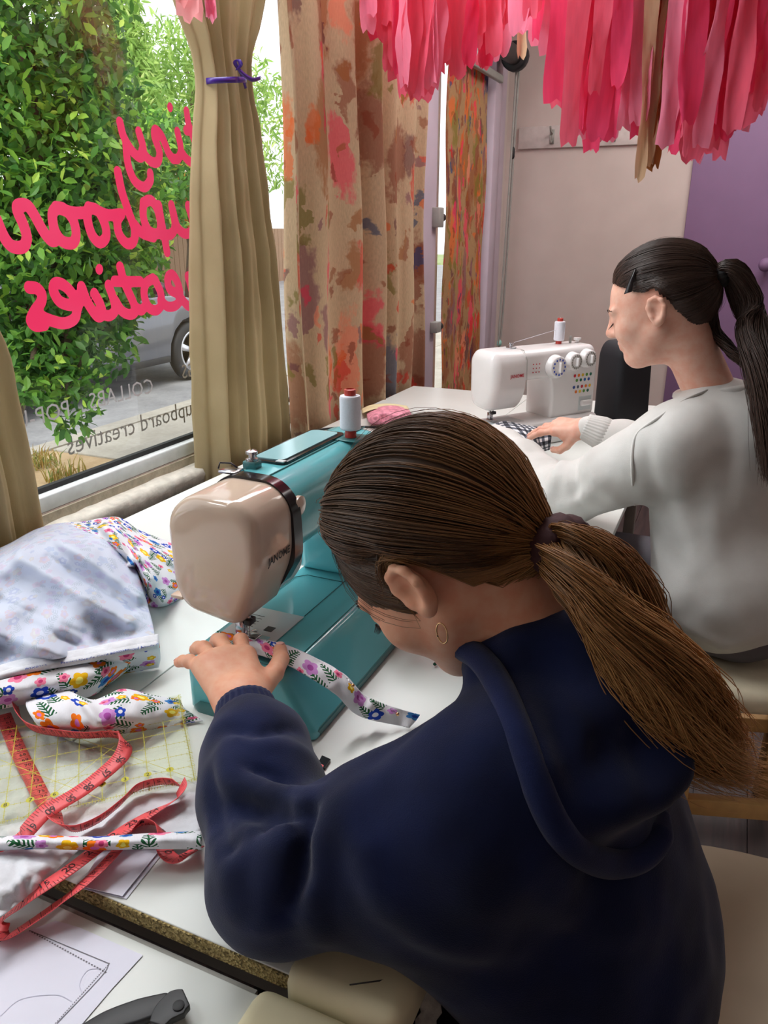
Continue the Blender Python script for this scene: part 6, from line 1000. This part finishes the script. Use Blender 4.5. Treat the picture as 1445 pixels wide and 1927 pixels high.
def garland(label, prof, d0, d1, n, ztop, pal, seed, wid=(.05, .085), jit=110):
    r = np.random.default_rng(seed); xs, yb = zip(*prof); a = dep(xs[0], 100, d0); b = dep(xs[-1], 100, d1); g = empty('tissue_garland', (a[0], a[1], ztop), label, 'garland', 'pink tissue garlands overhead'); tube('string', [(a[0], a[1], ztop), ((a[0] + b[0])/2, (a[1] + b[1])/2, ztop), (b[0], b[1], ztop)], .004, M['paper'], g, 6)
    for k in range(n):
        u = (k + r.uniform(-.8, .8))/n; x = xs[0] + (xs[-1] - xs[0])*np.clip(u, 0, 1); dd = d0 + (d1 - d0)*np.clip(u, 0, 1) + r.uniform(-.14, .14); y = np.interp(x, xs, yb) - jit*r.random()**1.7; p = dep(x, y, dd); m = pal[int(r.random()*len(pal))]; streamer(g, (p[0], p[1], ztop), max(ztop - p[2], .05), r.uniform(*wid), m, seed*1000 + k, YAW + r.normal()*.45)
    return g, r
PK = [M['t1'], M['t2'], M['t2'], M['t1'], M['t3']]
g1, _ = garland('pink tissue streamer garland hanging in front of the painted curtain', [(672, 40), (700, 75), (735, 135), (765, 195), (800, 190), (835, 170), (870, 140), (905, 130), (940, 105), (960, 60)], 2.35, 2.5, 58, 2.42, [M['t1'], M['t2'], M['t2'], M['t3']], 3, (.036, .07), 90)
g2, _ = garland('wide pink tissue streamer garland hanging before the purple door', [(980, 60), (1020, 90), (1042, 190), (1070, 270), (1100, 296), (1140, 290), (1190, 255), (1230, 285), (1290, 300), (1330, 312), (1360, 300), (1400, 230), (1445, 190), (1500, 180)], 2.15, 1.95, 120, 2.4, PK, 5, (.034, .07), 130)
for x, y, w, m in ((1190, 340, .03, M['t4']), (1204, 318, .045, M['t4']), (1217, 306, .05, M['t4']), (1222, 318, .04, M['t5']), (1236, 315, .03, M['t5'])): p = dep(x, y, 2.03); streamer(g2, (p[0], p[1], 2.4), 2.4 - p[2], w, m, x, YAW)
p = dep(975, 110, 2.4); streamer(g1, (p[0], p[1], 2.42), 2.42 - p[2], .035, M['t4'], 99, YAW)
g3 = empty('tissue_garland', (-1.2, 1.8, 2.4), 'pale pink tissue strips over the tied beige curtain', 'garland', 'pink tissue garlands overhead'); tube('string', [(-1.16, 1.5, 2.42), (-1.16, 2.0, 2.42)], .004, M['paper'], g3, 6)
for x, y, w, m in ((352, 38, .058, M['t6']), (372, 36, .05, M['t6']), (390, 38, .022, M['t3']), (398, 34, .02, M['t3']), (340, 10, .03, M['t6'])): p = onx(x, y, -1.16); streamer(g3, (p[0], p[1], 2.42), 2.42 - p[2], w, m, x, YAW)
# beige drop cloth on the floor
c = onz(1480, 1960, 0); th = np.linspace(0, 2*math.pi, 60)[:-1]; ring = np.array([(c[0] + .62*math.cos(a), c[1] - .04 + .50*math.sin(a), .002) for a in th]); n = len(ring); dcl = mesh('drop_cloth', np.vstack([ring, ring + [0, 0, .003]]), [tuple(range(n, 2*n))] + [(i, (i + 1) % n, (i + 1) % n + n, i + n) for i in range(n)], M['dropcloth'], smooth=False); tag(dcl, 'round beige drop cloth lying on the dark floor boards', 'cloth')
